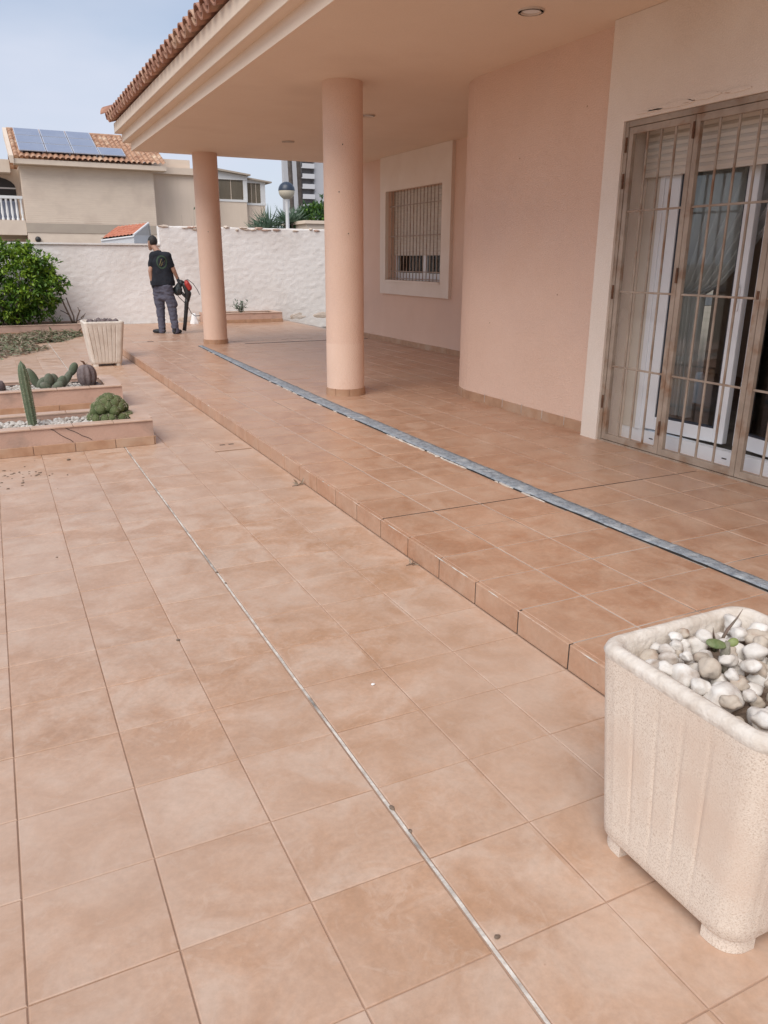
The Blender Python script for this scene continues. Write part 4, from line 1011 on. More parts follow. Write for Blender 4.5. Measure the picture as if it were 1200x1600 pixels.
shrub('green_shrub', 'dense bright green shrub in front of the white wall at left', (.42, 15.32, 1.0), 1.04, .5, .78, .18, 760, 13, .10, .05)
t = thing('dead_shrub', (1.5, 15.35, .17), 'bare dead branches of a cut shrub by the white wall', 'shrub')
for (pts, r_) in ((((1.58, 15.4, .16), (1.52, 15.4, .36), (1.46, 15.38, .52), (1.40, 15.4, .72)), .022), (((1.6, 15.4, .16), (1.60, 15.4, .34), (1.54, 15.4, .55), (1.50, 15.4, .71)), .018), (((1.62, 15.4, .16), (1.68, 15.38, .34), (1.74, 15.4, .46)), .018),
                  (((1.68, 15.38, .34), (1.72, 15.36, .42), (1.70, 15.36, .52)), .01), (((1.52, 15.4, .36), (1.44, 15.4, .42), (1.36, 15.4, .46)), .012), (((1.74, 15.4, .3), (1.82, 15.4, .36)), .01), (((1.66, 15.4, .24), (1.78, 15.38, .3), (1.84, 15.38, .4)), .009)):
    MB().tube(pts, [r_*(1-.5*i/len(pts)) for i in range(len(pts))], 7).build('branch', 'wood', t, smooth=True)
def weed(name, label, c, h, n_, m_='leafgrey', spread=.12, L_=.07, W_=.016, cat='weed', group=None):
    t = thing(name, c, label, cat, group); q = MB(); st = MB(); c = Vector(c)
    for i in range(n_):
        a = random.uniform(0, 6.28); tip = c+Vector((math.cos(a)*spread*random.uniform(.2, 1), math.sin(a)*spread*.5, h*random.uniform(.6, 1)))
        st.tube([c, c+(tip-c)*.5+Vector((0, 0, h*.08)), tip], [.005, .004, .001], 4)
        for k in range(9):
            u = random.uniform(.15, 1); leaf(q, c+(tip-c)*u, (rv()+Vector((0, 0, .6))), rv(), L_*random.uniform(.6, 1.2), W_)
    st.build('stem', 'wood', t); q.build('foliage', m_, t, fix=False)
weed('weed', 'grey green weed growing in the bed behind the far column', (5.25, 15.6, H+.18), .3, 14, spread=.3, L_=.09, W_=.02)
weed('weed', 'small green weed at the foot of the shrub by the dead branches', (1.22, 15.25, .18), .2, 8, 'leaf', .2)
weed('wall_weed', 'tall thin weed rising behind the wall just left of the far column', (4.62, 17.2, -.1), 2.85, 5, 'leafdark', .10, .09, .03)
weed('wall_weed', 'shorter thin weed behind the wall beside the neighbour gable', (4.38, 17.2, -.1), 2.7, 3, 'leafdark', .06, .07, .025)
weed('wall_weed', 'straggling brown weed behind the wall right of the far column', (6.1, 17.2, -.1), 2.85, 7, 'dry2', .42, .09, .035)
# leaf litter on the paving
q1 = MB(); q2 = MB()
for i in range(9000):
    u = random.random(); x_ = random.uniform(-1.2, 1.65); ylim0 = 10.8+1.55*max(0, x_)+(.5 if x_ > .9 else 0)+1.15*max(0, x_-.9); y_ = random.uniform(ylim0, 14.95)
    ed = min(1, (y_-ylim0)/.6)
    if random.random() > .25+.75*ed: continue
    if noise.noise(Vector((x_*1.8, y_*1.4, 0))) < -.28: continue
    z_ = random.uniform(.004, .01+.10*ed*max(.1, .5+noise.noise(Vector((x_*2, y_*2, 4)))))
    d = Vector((random.uniform(-1, 1), random.uniform(-1, 1), random.uniform(-.12, .25))); leaf(q1 if random.random() < .55 else q2, Vector((x_, y_, z_)), d, (Vector((0, 0, 1))+rv()*.4).normalized(), random.uniform(.06, .17), random.uniform(.025, .05))
lp = thing('leaf_litter', (0, 13, 0), 'heap of withered clippings and leaves on the paving by the shrub bed', 'leaf litter'); lp['kind'] = 'stuff'
q1.build('brown_leaves', 'dry1', lp, fix=False)['kind'] = 'stuff'; q2.build('green_leaves', 'dry2', lp, fix=False)['kind'] = 'stuff'

# ================================================================ small things on the paving
def litter(name, x_, y_, z_, lb, s_=.03):
    t = thing(name, (x_, y_, z_), lb, 'dry leaf'); q = MB(); st = MB()
    for i in range(7): leaf(q, Vector((x_+random.uniform(-.3, .3)*s_, y_+random.uniform(-.3, .3)*s_, z_+.006)), rv()+Vector((0, 0, .5)), rv(), s_*1.6, s_*.5)
    st.tube([(x_-s_*1.5, y_, z_+.003), (x_, y_, z_+.008), (x_+s_, y_+s_*.4, z_+.004)], .002, 5)
    q.build('blade', 'dry1', t, fix=False); st.build('stalk', 'wood', t)
litter('dry_leaf', 1.845, 2.48, 0, 'curled dry leaf against the terrace step, the farther of two', .034)
litter('dry_leaf', 1.86, .87, 0, 'curled dry leaf against the terrace step, the nearer of two', .022)
for i in range(60):
    x_ = .08+random.gauss(0, .16); y_ = 3.55+random.gauss(0, .16); r_ = random.uniform(.003, .009)
    if x_ > .45: continue
    if i == 0: crumbs = MB()
    crumbs.blob((x_, y_, r_*.3), (r_*random.uniform(.8, 1.8), r_, r_*.5), 1, .3, 2, i)
tag(crumbs.build('soil_crumbs', 'soil'), 'dark crumbs of soil scattered on the tiles before the nearer bed', 'soil', kind='stuff')
for (x_, y_, r_, m_, lb) in ((1.185, -.094, .006, 'paper', 'tiny white chip lying on the patio tiles left of the planter'), (.969, -1.212, .006, 'soil', 'small dark crumb beside the joint at the bottom of the picture'), (.62, .56, .006, 'soil', 'small dark crumb on the tiles left of the open joint'), (.49, 3.9, .012, 'soil', 'dark crumb on the tiles in front of the nearer bed'), (.25, 1.75, .005, 'soil', 'small dark crumb on the left patio tiles')):
    tag(MB().blob((x_, y_, r_*.45), (r_*1.3, r_, r_*.55), 2, .3, 2, 3).build('crumb', m_, smooth=True), lb, 'crumb')
q = MB().tile(1.60, 1.85, 3.70, 4.0, -.002, .0045, .002)
dc = thing('drain_cover', (1.72, 3.85, 0), 'small tiled drain cover with lifting slots beside the terrace step', 'drain cover')
q.build('plate', 'tile_low', dc)
for x_ in (1.66, 1.735): B(x_, x_+.045, 3.875, 3.90, .0042, .0052).build('lifting_slot', 'dark', dc)
B(1.57, 1.87, 3.678, 3.686, .0, .0047).build('edge_gap', 'grout_low', dc)

# ================================================================ person with leaf blower
PB = Vector((3.075, 13.2, H))
IR = Vector((AX_R.x, AX_R.y, 0)).normalized(); ID = Vector((math.sin(YAW), math.cos(YAW), 0))
def W(x_, d, z_): return PB+IR*x_+ID*d+Vector((0, 0, z_))
def cone_sphere(q, a, b, ra, rb, n=14):
    a = Vector(a); b = Vector(b); d = b-a
    if d.length < 1e-5: return q.blob(a, ra, 3)
    dn = d.normalized(); L_ = d.length; pts = []; rad = []
    for i in range(6): t_ = math.pi/2*(1-i/5); pts.append(a-dn*ra*math.sin(t_)); rad.append(max(.0004, ra*math.cos(t_)))
    for i in range(6): t_ = math.pi/2*i/5; pts.append(b+dn*rb*math.sin(t_)); rad.append(max(.0004, rb*math.cos(t_)))
    return q.tube(pts, rad, n)
def blend(q, name_, m_, par, vox=.008, it=6):
    tmp = q.build('tmp', m_, par)
    md = tmp.modifiers.new('r', 'REMESH'); md.mode = 'VOXEL'; md.voxel_size = vox
    s_ = tmp.modifiers.new('s', 'SMOOTH'); s_.iterations = it; s_.factor = .5
    me = bpy.data.meshes.new_from_object(tmp.evaluated_get(bpy.context.evaluated_depsgraph_get()))
    loc = tmp.location.copy(); bpy.data.objects.remove(tmp)
    me.name = name_; me.polygons.foreach_set('use_smooth', [True]*len(me.polygons))
    if not me.materials: me.materials.append(M[m_])
    o = bpy.data.objects.new(name_, me); COL.objects.link(o); o.parent = par; o.location = loc; return o
person = thing('person', PB, 'worker in black t-shirt and slate trousers with a leaf blower, back turned', 'person')
S = {'lf': (-.115, .02), 'rf': (.175, -.09)}
hipL, hipR = W(-.115, .06, .90), W(.07, -.03, .90)
knL, knR = W(-.115, .09, .50), W(.135, -.02, .50)
anL, anR = W(-.105, .05, .085), W(.19, -.08, .085)
pel = W(-.02, .02, .96); wst = W(-.02, .03, 1.10); chst = W(-.025, .06, 1.32); nkb = W(-.075, .09, 1.49); 
shL, shR = W(-.165, .07, 1.43), W(.12, -.02, 1.42)
elL, elR = W(-.222, -.01, 1.15), W(.215, .03, 1.16)
wrL, wrR = W(-.215, .0, .93), W(.265, .08, 1.0)
hd = W(-.185, .15, 1.665); FD = (IR*-.86+ID*.45+Vector((0, 0, -.35))).normalized()     # the way the face looks
def cs(q, *a): return cone_sphere(q, *a)
q = MB()
for a in ((pel, wst, .10, .10), (wst, chst, .105, .125), (chst, nkb, .12, .06), (shL, shR, .068, .068), (hipL, hipR, .085, .085), (hipL, knL, .08, .055), (knL, anL, .055, .038), (hipR, knR, .085, .055), (knR, anR, .055, .038),
          (shL, elL, .055, .042), (elL, wrL, .042, .027), (shR, elR, .055, .042), (elR, wrR, .042, .027), (nkb, hd-FD*.02-Vector((0, 0, .06)), .056, .056)): cs(q, *a)
q.blob(hd+FD*.012, (.078, .078, .108), 3)                         # skull
cs(q, hd+FD*.055-Vector((0, 0, .05)), hd+FD*.062-Vector((0, 0, .09)), .048, .034)  # jaw
cs(q, hd+FD*.088+Vector((0, 0, .005)), hd+FD*.108-Vector((0, 0, .022)), .010, .014)  # nose
cs(q, hd+FD*.088-Vector((0, 0, .056)), hd+FD*.09-Vector((0, 0, .06)), .018, .016)   # lips
SD = FD.cross(Vector((0, 0, 1))).normalized()
for s_ in (-1, 1):
    cs(q, hd+SD*s_*.076-Vector((0, 0, .02)), hd+SD*s_*.08+Vector((0, 0, .02)), .014, .018)   # ears
def hand(q, wr, fw, side, curl):
    """palm, four unequal bent fingers and a thumb off the side of the palm"""
    fw = fw.normalized(); side = (side-fw*side.dot(fw)).normalized(); nn_ = fw.cross(side)
    pc = wr+fw*.075
    for k in range(4): cs(q, wr+side*(k-1.5)*.012, pc+side*(k-1.5)*.021, .017, .012)
    for k, l_ in enumerate((.066, .076, .072, .056)):
        a = pc+side*(k-1.5)*.021; b = a+(fw*math.cos(curl*.5)+nn_*math.sin(curl*.5))*l_*.5; c = b+(fw*math.cos(curl*1.4)+nn_*math.sin(curl*1.4))*l_*.3; d = c+(fw*math.cos(curl*2.2)+nn_*math.sin(curl*2.2))*l_*.28
        cs(q, a, b, .0105, .0095); cs(q, b, c, .0095, .009); cs(q, c, d, .009, .0075)
    a = wr+fw*.02-side*.028; b = a-side*.028+fw*.032+nn_*.01; c = b+fw*.026+nn_*.02
    cs(q, a, b, .0145, .0115); cs(q, b, c, .0115, .009)
body = blend(q, 'body', 'skin', person, .0085, 5)
for nm, wr, fw, sd_, cu_ in (('glove', wrL, Vector((0, 0, -1))+ID*.2, ID-IR*.4, .5), ('glove', wrR, Vector((0, 0, -1))+IR*.25, ID, 1.15)):
    q = MB(); hand(q, wr, fw, sd_, cu_); cs(q, wr-fw.normalized()*.03, wr+fw.normalized()*.01, .031, .029); blend(q, nm, 'glove', person, .0045, 2)
q = MB()
for s_ in (-1, 1): q.blob(hd+FD*.083+SD*s_*.03+Vector((0, 0, .012)), .011, 2)
q.build('eyes', 'white', person, smooth=True)
# hair: close black crop
q = MB(); q.blob(hd-FD*.012+Vector((0, 0, .022)), (.087, .087, .105), 4)
q.v = [v for v in q.v]
hq = blend(q, 'hair', 'hair', person, .008, 2)
bm = bmesh.new(); bm.from_mesh(hq.data); hl = hq.location+PB
for v in list(bm.verts):
    p = v.co+hl-hd
    if p.dot(FD) > .045+.5*max(0, p.z-.03) or p.z < -.045: v.select = True
bmesh.ops.delete(bm, geom=[v for v in bm.verts if v.select], context='VERTS'); bm.to_mesh(hq.data); bm.free()
# t-shirt with short sleeves
q = MB()
for a in ((wst, chst, .135, .148), (chst, nkb-Vector((0, 0, .035)), .135, .085), (shL, shR, .08, .08), (shL, shL+(elL-shL)*.62, .078, .064), (shR, shR+(elR-shR)*.62, .078, .063)): cs(q, *a)
for s_ in range(5): q.tube([pel+IR*(-.05+.035*s_)-Vector((0, 0, .075)), pel+IR*(-.05+.035*s_), wst+IR*(-.045+.03*s_), chst+IR*(-.05+.032*s_)], [.148, .146, .132, .122], 20)
shirt = blend(q, 't_shirt', 'shirt', person, .0085, 6)
# trousers
q = MB()
for a in ((hipL-Vector((0, 0, .03)), hipR-Vector((0, 0, .03)), .112, .112), (hipL-Vector((0, 0, .04)), knL, .112, .088), (knL, anL, .088, .066), (hipR-Vector((0, 0, .04)), knR, .112, .088), (knR, anR, .088, .066),
          (hipL+IR*-.03-Vector((0, 0, .16)), knL+IR*-.02+Vector((0, 0, .06)), .085, .085), (hipR+IR*.04-Vector((0, 0, .18)), knR+IR*.035+Vector((0, 0, .05)), .08, .08),
          (hipL+Vector((0, 0, -.1)), hipR+Vector((0, 0, -.1)), .105, .10), (anL-Vector((0, 0, .01)), anL-Vector((0, 0, .03)), .068, .07), (anR-Vector((0, 0, .01)), anR-Vector((0, 0, .03)), .068, .07), (hipL+Vector((0, 0, -.22)), hipR+Vector((0, 0, -.22)), .085, .085)): cs(q, *a)
tr = blend(q, 'trousers', 'trouser', person, .009, 5)
# cloth folds
bm = bmesh.new(); bm.from_mesh(tr.data); bm.normal_update()
for v in bm.verts:
    p = v.co; v.co += v.normal*(.010*noise.noise(Vector((p.x*9, p.y*9, p.z*22)))+.006*noise.noise(Vector((p.x*20, p.y*20, p.z*30+4))))
bm.to_mesh(tr.data); bm.free()
bm = bmesh.new(); bm.from_mesh(shirt.data); bm.normal_update()
for v in bm.verts:
    p = v.co; v.co += v.normal*(.009*noise.noise(Vector((p.x*10+p.z*5, p.y*10, p.z*12))))
bm.to_mesh(shirt.data); bm.free()
# shoes
for (an, dr) in ((anL, -IR*.95+ID*.25), (anR, ID*.75+IR*.2)):
    dr = dr.normalized(); q = MB(); heel = Vector((an.x, an.y, H+.045))-dr*.03; toe = heel+dr*.2-Vector((0, 0, .008))
    cs(q, heel, toe-dr*.05, .044, .042); cs(q, toe-dr*.06, toe, .046, .034); cs(q, heel+Vector((0, 0, .05)), heel+dr*.06+Vector((0, 0, .015)), .045, .045)
    for v in range(len(q.v)):
        if q.v[v][2] < H+.002: q.v[v] = (q.v[v][0], q.v[v][1], H+.002)
    o = blend(q, 'shoe', 'shoe', person, .007, 2)
    for v in o.data.vertices:
        wz = v.co.z+o.location.z+PB.z
        if wz < H+.002: v.co.z += H+.002-wz
# print on the back of the shirt
dg = bpy.context.evaluated_depsgraph_get(); bm = bmesh.new(); bm.from_mesh(shirt.data); bvh = BVHTree.FromBMesh(bm); bm.free()
sl_ = shirt.location+PB; nb = (-ID*.93+IR*.36).normalized(); rgt = Vector((0, 0, 1)).cross(nb).normalized(); ec = W(.15, -.4, 1.315)-sl_
def on_shirt(u, v, off):
    p = ec+rgt*u+Vector((0, 0, v)); hit = bvh.ray_cast(p+nb*.3, -nb)
    return (hit[0] if hit[0] else p-nb*.25)+nb*off+sl_
def print_ring(r0, r1, off, name_, m_, n_=36):
    q = MB()
    for i in range(n_):
        a = 2*math.pi*i/n_
        for r_ in (r0, r1): q.v.append(tuple(on_shirt(r_*math.cos(a)*.85, r_*math.sin(a)*1.1, off)))
    for i in range(n_): j = (i+1) % n_; q.f.append((2*i, 2*i+1, 2*j+1, 2*j))
    o = q.build(name_, m_, shirt, fix=False)
print_ring(.085, .112, .004, 'print_ring', 'green'); print_ring(.004, .07, .004, 'print_disc', 'shirt')
q = MB()
for (u0, v0, u1, v1) in ((-.045, -.06, .0, .06), (.0, .06, .035, .045), (-.02, -.07, .03, .03), (.01, -.05, .05, .02), (.03, .06, .05, .03)):
    A = [on_shirt(u0+(u1-u0)*k/4-.006, v0+(v1-v0)*k/4, .006) for k in range(5)]; Bp = [on_shirt(u0+(u1-u0)*k/4+.006, v0+(v1-v0)*k/4, .006) for k in range(5)]
    for k in range(4): q.add([A[k], Bp[k], Bp[k+1], A[k+1]], [(0, 1, 2, 3)])
q.build('print_strokes', 'olive', shirt, fix=False)
# leaf blower
lb = thing('leaf_blower', W(.39, .1, .04), 'red and black leaf blower hanging from the worker right hand, tube downwards', 'leaf blower')
q = MB(); q.blob(W(.24, .10, .80), (.09, .10, .10), 3, .15, 2, 1); cs(q, W(.25, .1, .86), W(.31, .1, .94), .06, .05); blend(q, 'engine_housing', 'plgrey', lb, .01, 3)
q = MB(); cs(q, W(.385, .09, .90), W(.435, .1, .74), .055, .062); cs(q, W(.435, .1, .74), W(.41, .1, .62), .062, .045); blend(q, 'fan_housing', 'plblack', lb, .01, 3)
q = MB(); cs(q, W(.425, .07, .955), W(.475, .08, .86), .042, .05); cs(q, W(.44, .05, .92), W(.48, .06, .84), .05, .045); blend(q, 'red_cover', 'red', lb, .009, 3)
MB().tube([W(.25, .08, .96), W(.285, .08, .99), W(.33, .085, .975), W(.385, .09, .94)], [.02, .0175, .018, .022], 10).build('handle', 'plblack', lb, smooth=True)
MB().tube([W(.28, .1, .79), W(.34, .1, .73), W(.39, .1, .68)], [.032, .028, .03], 10).build('intake_arm', 'plblack', lb, smooth=True)
MB().tube([W(.412, .1, .64), W(.395, .1, .58), W(.36, .11, .36), W(.325, .12, .16), W(.305, .12, .05)], [.046, .042, .037, .036, .038], 14).build('blower_tube', 'plblack', lb, smooth=True)
MB().tube([W(.395, .06, .985), W(.46, .05, 1.0), W(.55, .06, .93), W(.62, .07, .82), W(.66, .08, .72)], .006, 6).build('shoulder_strap', 'plblack', lb)
MB().tube([W(.21, .06, .76), W(.27, .06, .67), W(.34, .07, .60), W(.42, .08, .50), W(.47, .09, .38), W(.54, .10, .325), W(.64, .12, .335)], .007, 6).build('hanging_strap', 'plblack', lb)
q = MB(); c0 = Vector((4.12, 15.45, H)); n_ = 14
for i, (r_, z_) in enumerate(((.10, 0), (.085, .06), (.06, .14), (.045, .2), (.02, .225))):
    for j in range(n_): a = 2*math.pi*j/n_; k = r_*(1+.25*noise.noise(Vector((math.cos(a)*2, math.sin(a)*2, i*.7)))); q.v.append((c0.x+k*math.cos(a), c0.y+k*math.sin(a), c0.z+z_))
for i in range(4):
    for j in range(n_): q.f.append((i*n_+j, i*n_+(j+1) % n_, (i+1)*n_+(j+1) % n_, (i+1)*n_+j))
q.f.append(tuple(4*n_+j for j in range(n_)))
tag(q.build('white_bag', 'paper', smooth=50), 'crumpled white bag standing by the wall behind the leaf blower', 'bag')

# ================================================================ neighbours beyond the wall
def corrug(mb, x0, x1, y0, z0, y1, z1, pitch, amp, n_rows=8):
    n_ = int((x1-x0)/pitch*8); k = len(mb.v); L_ = n_rows*2
    for i in range(n_+1):
        x_ = x0+(x1-x0)*i/n_; c = amp*abs(math.sin(math.pi*(x_-x0)/pitch))
        for j in range(n_rows):
            for e in (0, 1):
                t_ = (j+e)/n_rows; mb.v.append((x_, y0+(y1-y0)*t_, z0+(z1-z0)*t_+c+(.03 if e == 0 else 0)))
    for i in range(n_):
        for j in range(L_-1):
            a = k+i*L_+j; mb.f.append((a, a+L_, a+L_+1, a+1))
    return mb
nh = thing('neighbour_house', (4.8, 38, -.1), 'beige neighbour house with tiled roof and solar panels beyond the wall', 'house')
NX0, NX1, NY = 1.95, 7.72, 38.
B(NX0, NX1, NY, NY+6.5, -.15, 5.42).build('wall', 'nwall', nh)
B(NX0-.02, NX1+.03, NY-.03, NY+.02, 2.62, 3.02).build('band', 'nband', nh)
# stone courses: shallow raised joints on the gable wall
q = MB()
for k in range(26):
    z_ = 3.07+k*.09; q.box(NX0+.02, NX1-.02, NY-.012, NY+.002, z_, z_+.072)
o = q.build('stone_courses', 'nwall', nh); o['kind'] = 'stuff'
B(NX1, 10.6, NY+1.2, NY+6.5, -.15, 5.45).build('side_wall', 'nwall2', nh)
B(NX1-.1, 10.7, NY+1.0, NY+6.8, 5.45, 5.75).build('side_parapet', 'ntrim', nh)
B(8.1, 10.0, NY+2.2, NY+5, 5.75, 6.25).build('roof_hut', 'ntrim', nh)
B(NX0-.2, 8.25, NY-.55, NY+.3, 5.42, 5.62).build('eaves', 'ntrim', nh)
MB().prism([(NY-.62, 5.42), (NY-.62, 5.72), (NY+3.3, 7.32), (NY+3.3, 6.9)], 'x', NX0-.36, NX0-.2).build('gable_board', 'ntrim', nh)
rf = corrug(MB(), NX0-.2, 8.25, NY-.62, 5.64, NY+3.2, 7.2, .235, .085, 10).build('roof', 'rooftile2', nh, fix=False)
corrug(MB(), NX0-.2, 8.25, NY+7.0, 5.64, NY+3.2, 7.2, .235, .085, 10).build('rear_slope', 'rooftile2', rf, fix=False)
MB().tube([(NX0-.2, NY+3.2, 7.22), (6.9, NY+3.2, 7.22)], .11, 10).build('ridge', 'rooftile2', rf)
B(5.1, 8.2, NY+5.5, NY+8, 5, 7.62).build('chimney_block', 'ntrim', nh)
# left wing with balcony
B(-6, NX0-.001, NY+1.3, NY+7, -.15, 5.35).build('left_wing_wall', 'nwall2', nh)
B(-6.4, NX0-.37, NY+.1, NY+1.8, 5.1, 5.62).build('left_wing_eaves', 'ntrim', nh)
bal = B(-6, 1.93, NY+.0, NY+1.3, 2.5, 3.12).build('balcony', 'ntrim', nh)
B(-6, 1.93, NY+.02, NY+.16, 4.02, 4.14).build('top_rail', 'white', bal)
for k in range(24):
    x_ = 1.84-k*.2
    MB().lathe([(.06, 0), (.06, .08), (.035, .12), (.062, .32), (.05, .45), (.032, .7), (.05, .82), (.06, .9)], (x_, NY+.09, 3.12), 8).build('baluster', 'white', bal, smooth=40)
aw = MB(); v = [(0, 3.2), (1.75, 3.2), (1.75, 4.55)]+[(.875+.875*math.cos(a), 4.55+.45*math.sin(a)) for a in [math.pi*i/10 for i in range(1, 10)]]+[(0, 4.55)]
aw.prism(v, 'y', NY+1.27, NY+1.31); w_ = aw.build('arched_window', 'dark', nh)
B(0, 1.75, NY+1.24, NY+1.265, 4.5, 4.56).build('glazing_bar', 'white', w_); B(.85, .91, NY+1.24, NY+1.265, 3.2, 4.95).build('glazing_bar', 'white', w_)
B(0, 1.75, NY+1.262, NY+1.268, 3.2, 4.0).build('pane', 'pv', w_)
av = MB(); av.prism([(.65, .5), (1.85, .5), (1.85, 2.0)]+[(1.25+.6*math.cos(math.pi*i/8), 2.0+.25*math.sin(math.pi*i/8)) for i in range(1, 8)]+[(.65, 2.0)], 'y', NY+1.26, NY+1.31); av.build('arched_opening', 'dark', nh)
B(-6, NX0-.03, NY+1.2, NY+1.29, 2.35, 2.5).build('wing_band', 'nband', nh)
MB().lathe([(.001, -.02), (.10, -.02), (.12, 0), (.12, .02)], (0, 0, 0), 14, caps=False)
q = MB().blob((2.35, NY-.08, 2.32), (.13, .1, .13), 2, .1, 2, 3); q.build('vent_cowl', 'plblack', nh, smooth=True)
# solar panels lie in the roof plane
sx_ = Vector((1, 0, 0)); sy_ = Vector((0, 3.82, 1.56)).normalized(); sn_ = sx_.cross(sy_).normalized()
L_ = math.hypot(3.82, 1.56); pw, ph = 1.10, 1.10
k = 0
for r_ in range(3):
    for c_ in range(4):
        if c_ == 3 and r_ > 0: continue
        o0 = Vector((2.02+c_*(pw+.03), NY-.62, 5.64))+sy_*(.48+r_*(ph+.05))+sn_*.2
        nm = ('bottom', 'middle', 'top')[r_]; cm = ('left', 'second', 'third', 'rightmost')[c_]
        t = thing('solar_panel', o0, 'solar panel on the neighbour roof, %s row, %s of its row' % (nm, cm if r_ == 0 or c_ < 2 else 'rightmost'), 'solar panel', 'solar panels on the neighbour roof')
        def slab_(u0, u1, v0, v1, n0, n1, name_, m_):
            P = lambda u, v, n__: o0+sx_*u+sy_*v+sn_*n__
            q = MB(); q.add([P(u0, v0, n0), P(u1, v0, n0), P(u1, v1, n0), P(u0, v1, n0), P(u0, v0, n1), P(u1, v0, n1), P(u1, v1, n1), P(u0, v1, n1)], [(3,2,1,0),(4,5,6,7),(0,1,5,4),(1,2,6,5),(2,3,7,6),(3,0,4,7)]); q.build(name_, m_, t)
        slab_(0, pw, 0, ph, -.035, 0, 'frame', 'alu'); slab_(.035, pw-.035, .035, ph-.035, .001, .004, 'cell_glass', 'pv')
        slab_(.1, .16, .1, ph-.1, -.19, -.035, 'mounting_rail', 'alu'); slab_(pw-.16, pw-.1, .1, ph-.1, -.19, -.035, 'mounting_rail', 'alu')
# little orange roof just behind the wall
sr = thing('lean_to', (3.3, 17.4, -.1), 'small white shed with bright orange tiled roof just behind the wall', 'shed')
EL, ER, RL, RR, BR, BL = (2.50, 17.0, 1.90), (3.22, 17.0, 2.0), (2.98, 17.75, 2.19), (3.70, 17.75, 2.29), (3.86, 18.5, 2.05), (3.1, 18.5, 1.95)
def slope(a, b, c, d, n_=40, rows_=5):
    a, b, c, d = map(Vector, (a, b, c, d)); q = MB()
    for i in range(n_+1):
        t_ = i/n_; lo_ = a+(b-a)*t_; hi_ = d+(c-d)*t_; w_ = .022*abs(math.sin(math.pi*t_*9))
        for k in range(rows_*2):
            u = (k//2+k % 2)/rows_; p = lo_+(hi_-lo_)*u; q.v.append((p.x, p.y, p.z+w_+(.012 if k % 2 == 0 else 0)))
    m_ = rows_*2
    for i in range(n_):
        for k in range(m_-1): q.f.append((i*m_+k, (i+1)*m_+k, (i+1)*m_+k+1, i*m_+k+1))
    return q
slope(EL, ER, RR, RL).build('roof', 'orange', sr, fix=False)
slope(BL, BR, RR, RL).build('rear_roof', 'orange', sr, fix=False)
dn = lambda p, z_: (p[0], p[1], p[2]-z_)
q = MB(); fl = lambda p: (p[0], p[1], -.12)
for A_, B_ in ((EL, ER), (BR, BL)): q.add([fl(A_), fl(B_), dn(B_, .01), dn(A_, .01)], [(0, 1, 2, 3)])
q.add([fl(ER), fl(BR), dn(BR, .01), dn(RR, .01), dn(ER, .01)], [(0, 1, 2, 3, 4)]); q.add([fl(EL), fl(BL), dn(BL, .01), dn(RL, .01), dn(EL, .01)], [(0, 1, 2, 3, 4)])
q.build('wall', 'white', sr)
MB().tube([dn(EL, .03), dn(ER, .03)], .022, 8).build('gutter', 'white', sr); MB().tube([dn(ER, -.005), dn(RR, -.005), dn(BR, -.005)], .025, 8).build('verge', 'white', sr)
# glazed gallery
gb = thing('glazed_gallery', (12, 40, -.1), 'white framed glazed gallery with tan blinds right of the far column', 'building')
B(10.7, 12.82, 40, 44, -.15, 4.36).build('wall', 'nwall2', gb); B(12.9, 13.95, 40.4, 44, -.15, 4.25).build('annex_wall', 'nwall2', gb)
B(10.7, 12.86, 39.97, 40.1, 4.36, 4.47).build('sill_band', 'white', gb); B(12.88, 14.0, 40.37, 40.5, 4.25, 4.36).build('sill_band', 'white', gb)
for (x0, x1, y_, z0, z1) in ((10.7, 12.66, 40.05, 4.47, 5.42), (12.98, 13.72, 40.45, 4.36, 5.34)):
    wn_ = B(x0, x1, y_, y_+.05, z0, z1).build('window', 'blind', gb)
    for i in range(1, 3): B(x0+(x1-x0)*i/3-.015, x0+(x1-x0)*i/3+.015, y_-.02, y_-.001, z0, z1).build('glazing_bar', 'ntrim', wn_)
    B(x0, x1, y_-.012, y_-.008, z0, z1).build('pane', 'glassthin', wn_)
B(12.66, 12.87, 39.98, 40.2, 4.47, 5.42).build('post', 'white', gb); B(13.72, 13.98, 40.4, 40.6, 4.36, 5.34).build('post', 'white', gb); B(12.88, 12.97, 40.4, 40.6, 4.36, 5.34).build('post', 'white', gb)
MB().prism([(10.7, 5.42), (12.88, 5.42), (12.88, 5.62), (10.7, 5.88)], 'y', 39.95, 44).build('beam', 'white', gb); MB().prism([(12.885, 5.34), (14.0, 5.34), (14.0, 5.42), (12.885, 5.52)], 'y', 40.38, 44).build('beam', 'white', gb)
MB().prism([(10.7, 5.885), (13.0, 5.625), (13.0, 5.70), (10.7, 5.98)], 'y', 39.7, 44).build('roof', 'nband', gb); MB().prism([(12.9, 5.53), (14.3, 5.37), (14.3, 5.44), (12.9, 5.61)], 'y', 40.2, 44).build('roof', 'nband', gb)
# street lamp
LX, LY = 8.70, 22.
la = thing('street_lamp', (LX, LY, -.1), 'white street lamp with a half blue globe behind the wall', 'street lamp')
MB().lathe([(.09, -.1), (.09, .5), (.06, .6), (.056, 3.15), (.09, 3.26)], (LX, LY, 0), 16).build('pole', 'white', la, smooth=40)
n_ = 12
MB().lathe([(.25*math.cos(a), .25*math.sin(a)) for a in [-math.pi/2*.82+i*(math.pi/2*.82)/n_ for i in range(n_+1)]], (LX, LY, 3.50), 28).build('globe', 'lampglobe', la, smooth=40)
MB().lathe([(max(.002, .255*math.cos(a)), .255*math.sin(a)) for a in [i*(math.pi/2)/n_ for i in range(n_+1)]], (LX, LY, 3.505), 28).build('cap', 'lampcap', la, smooth=40)
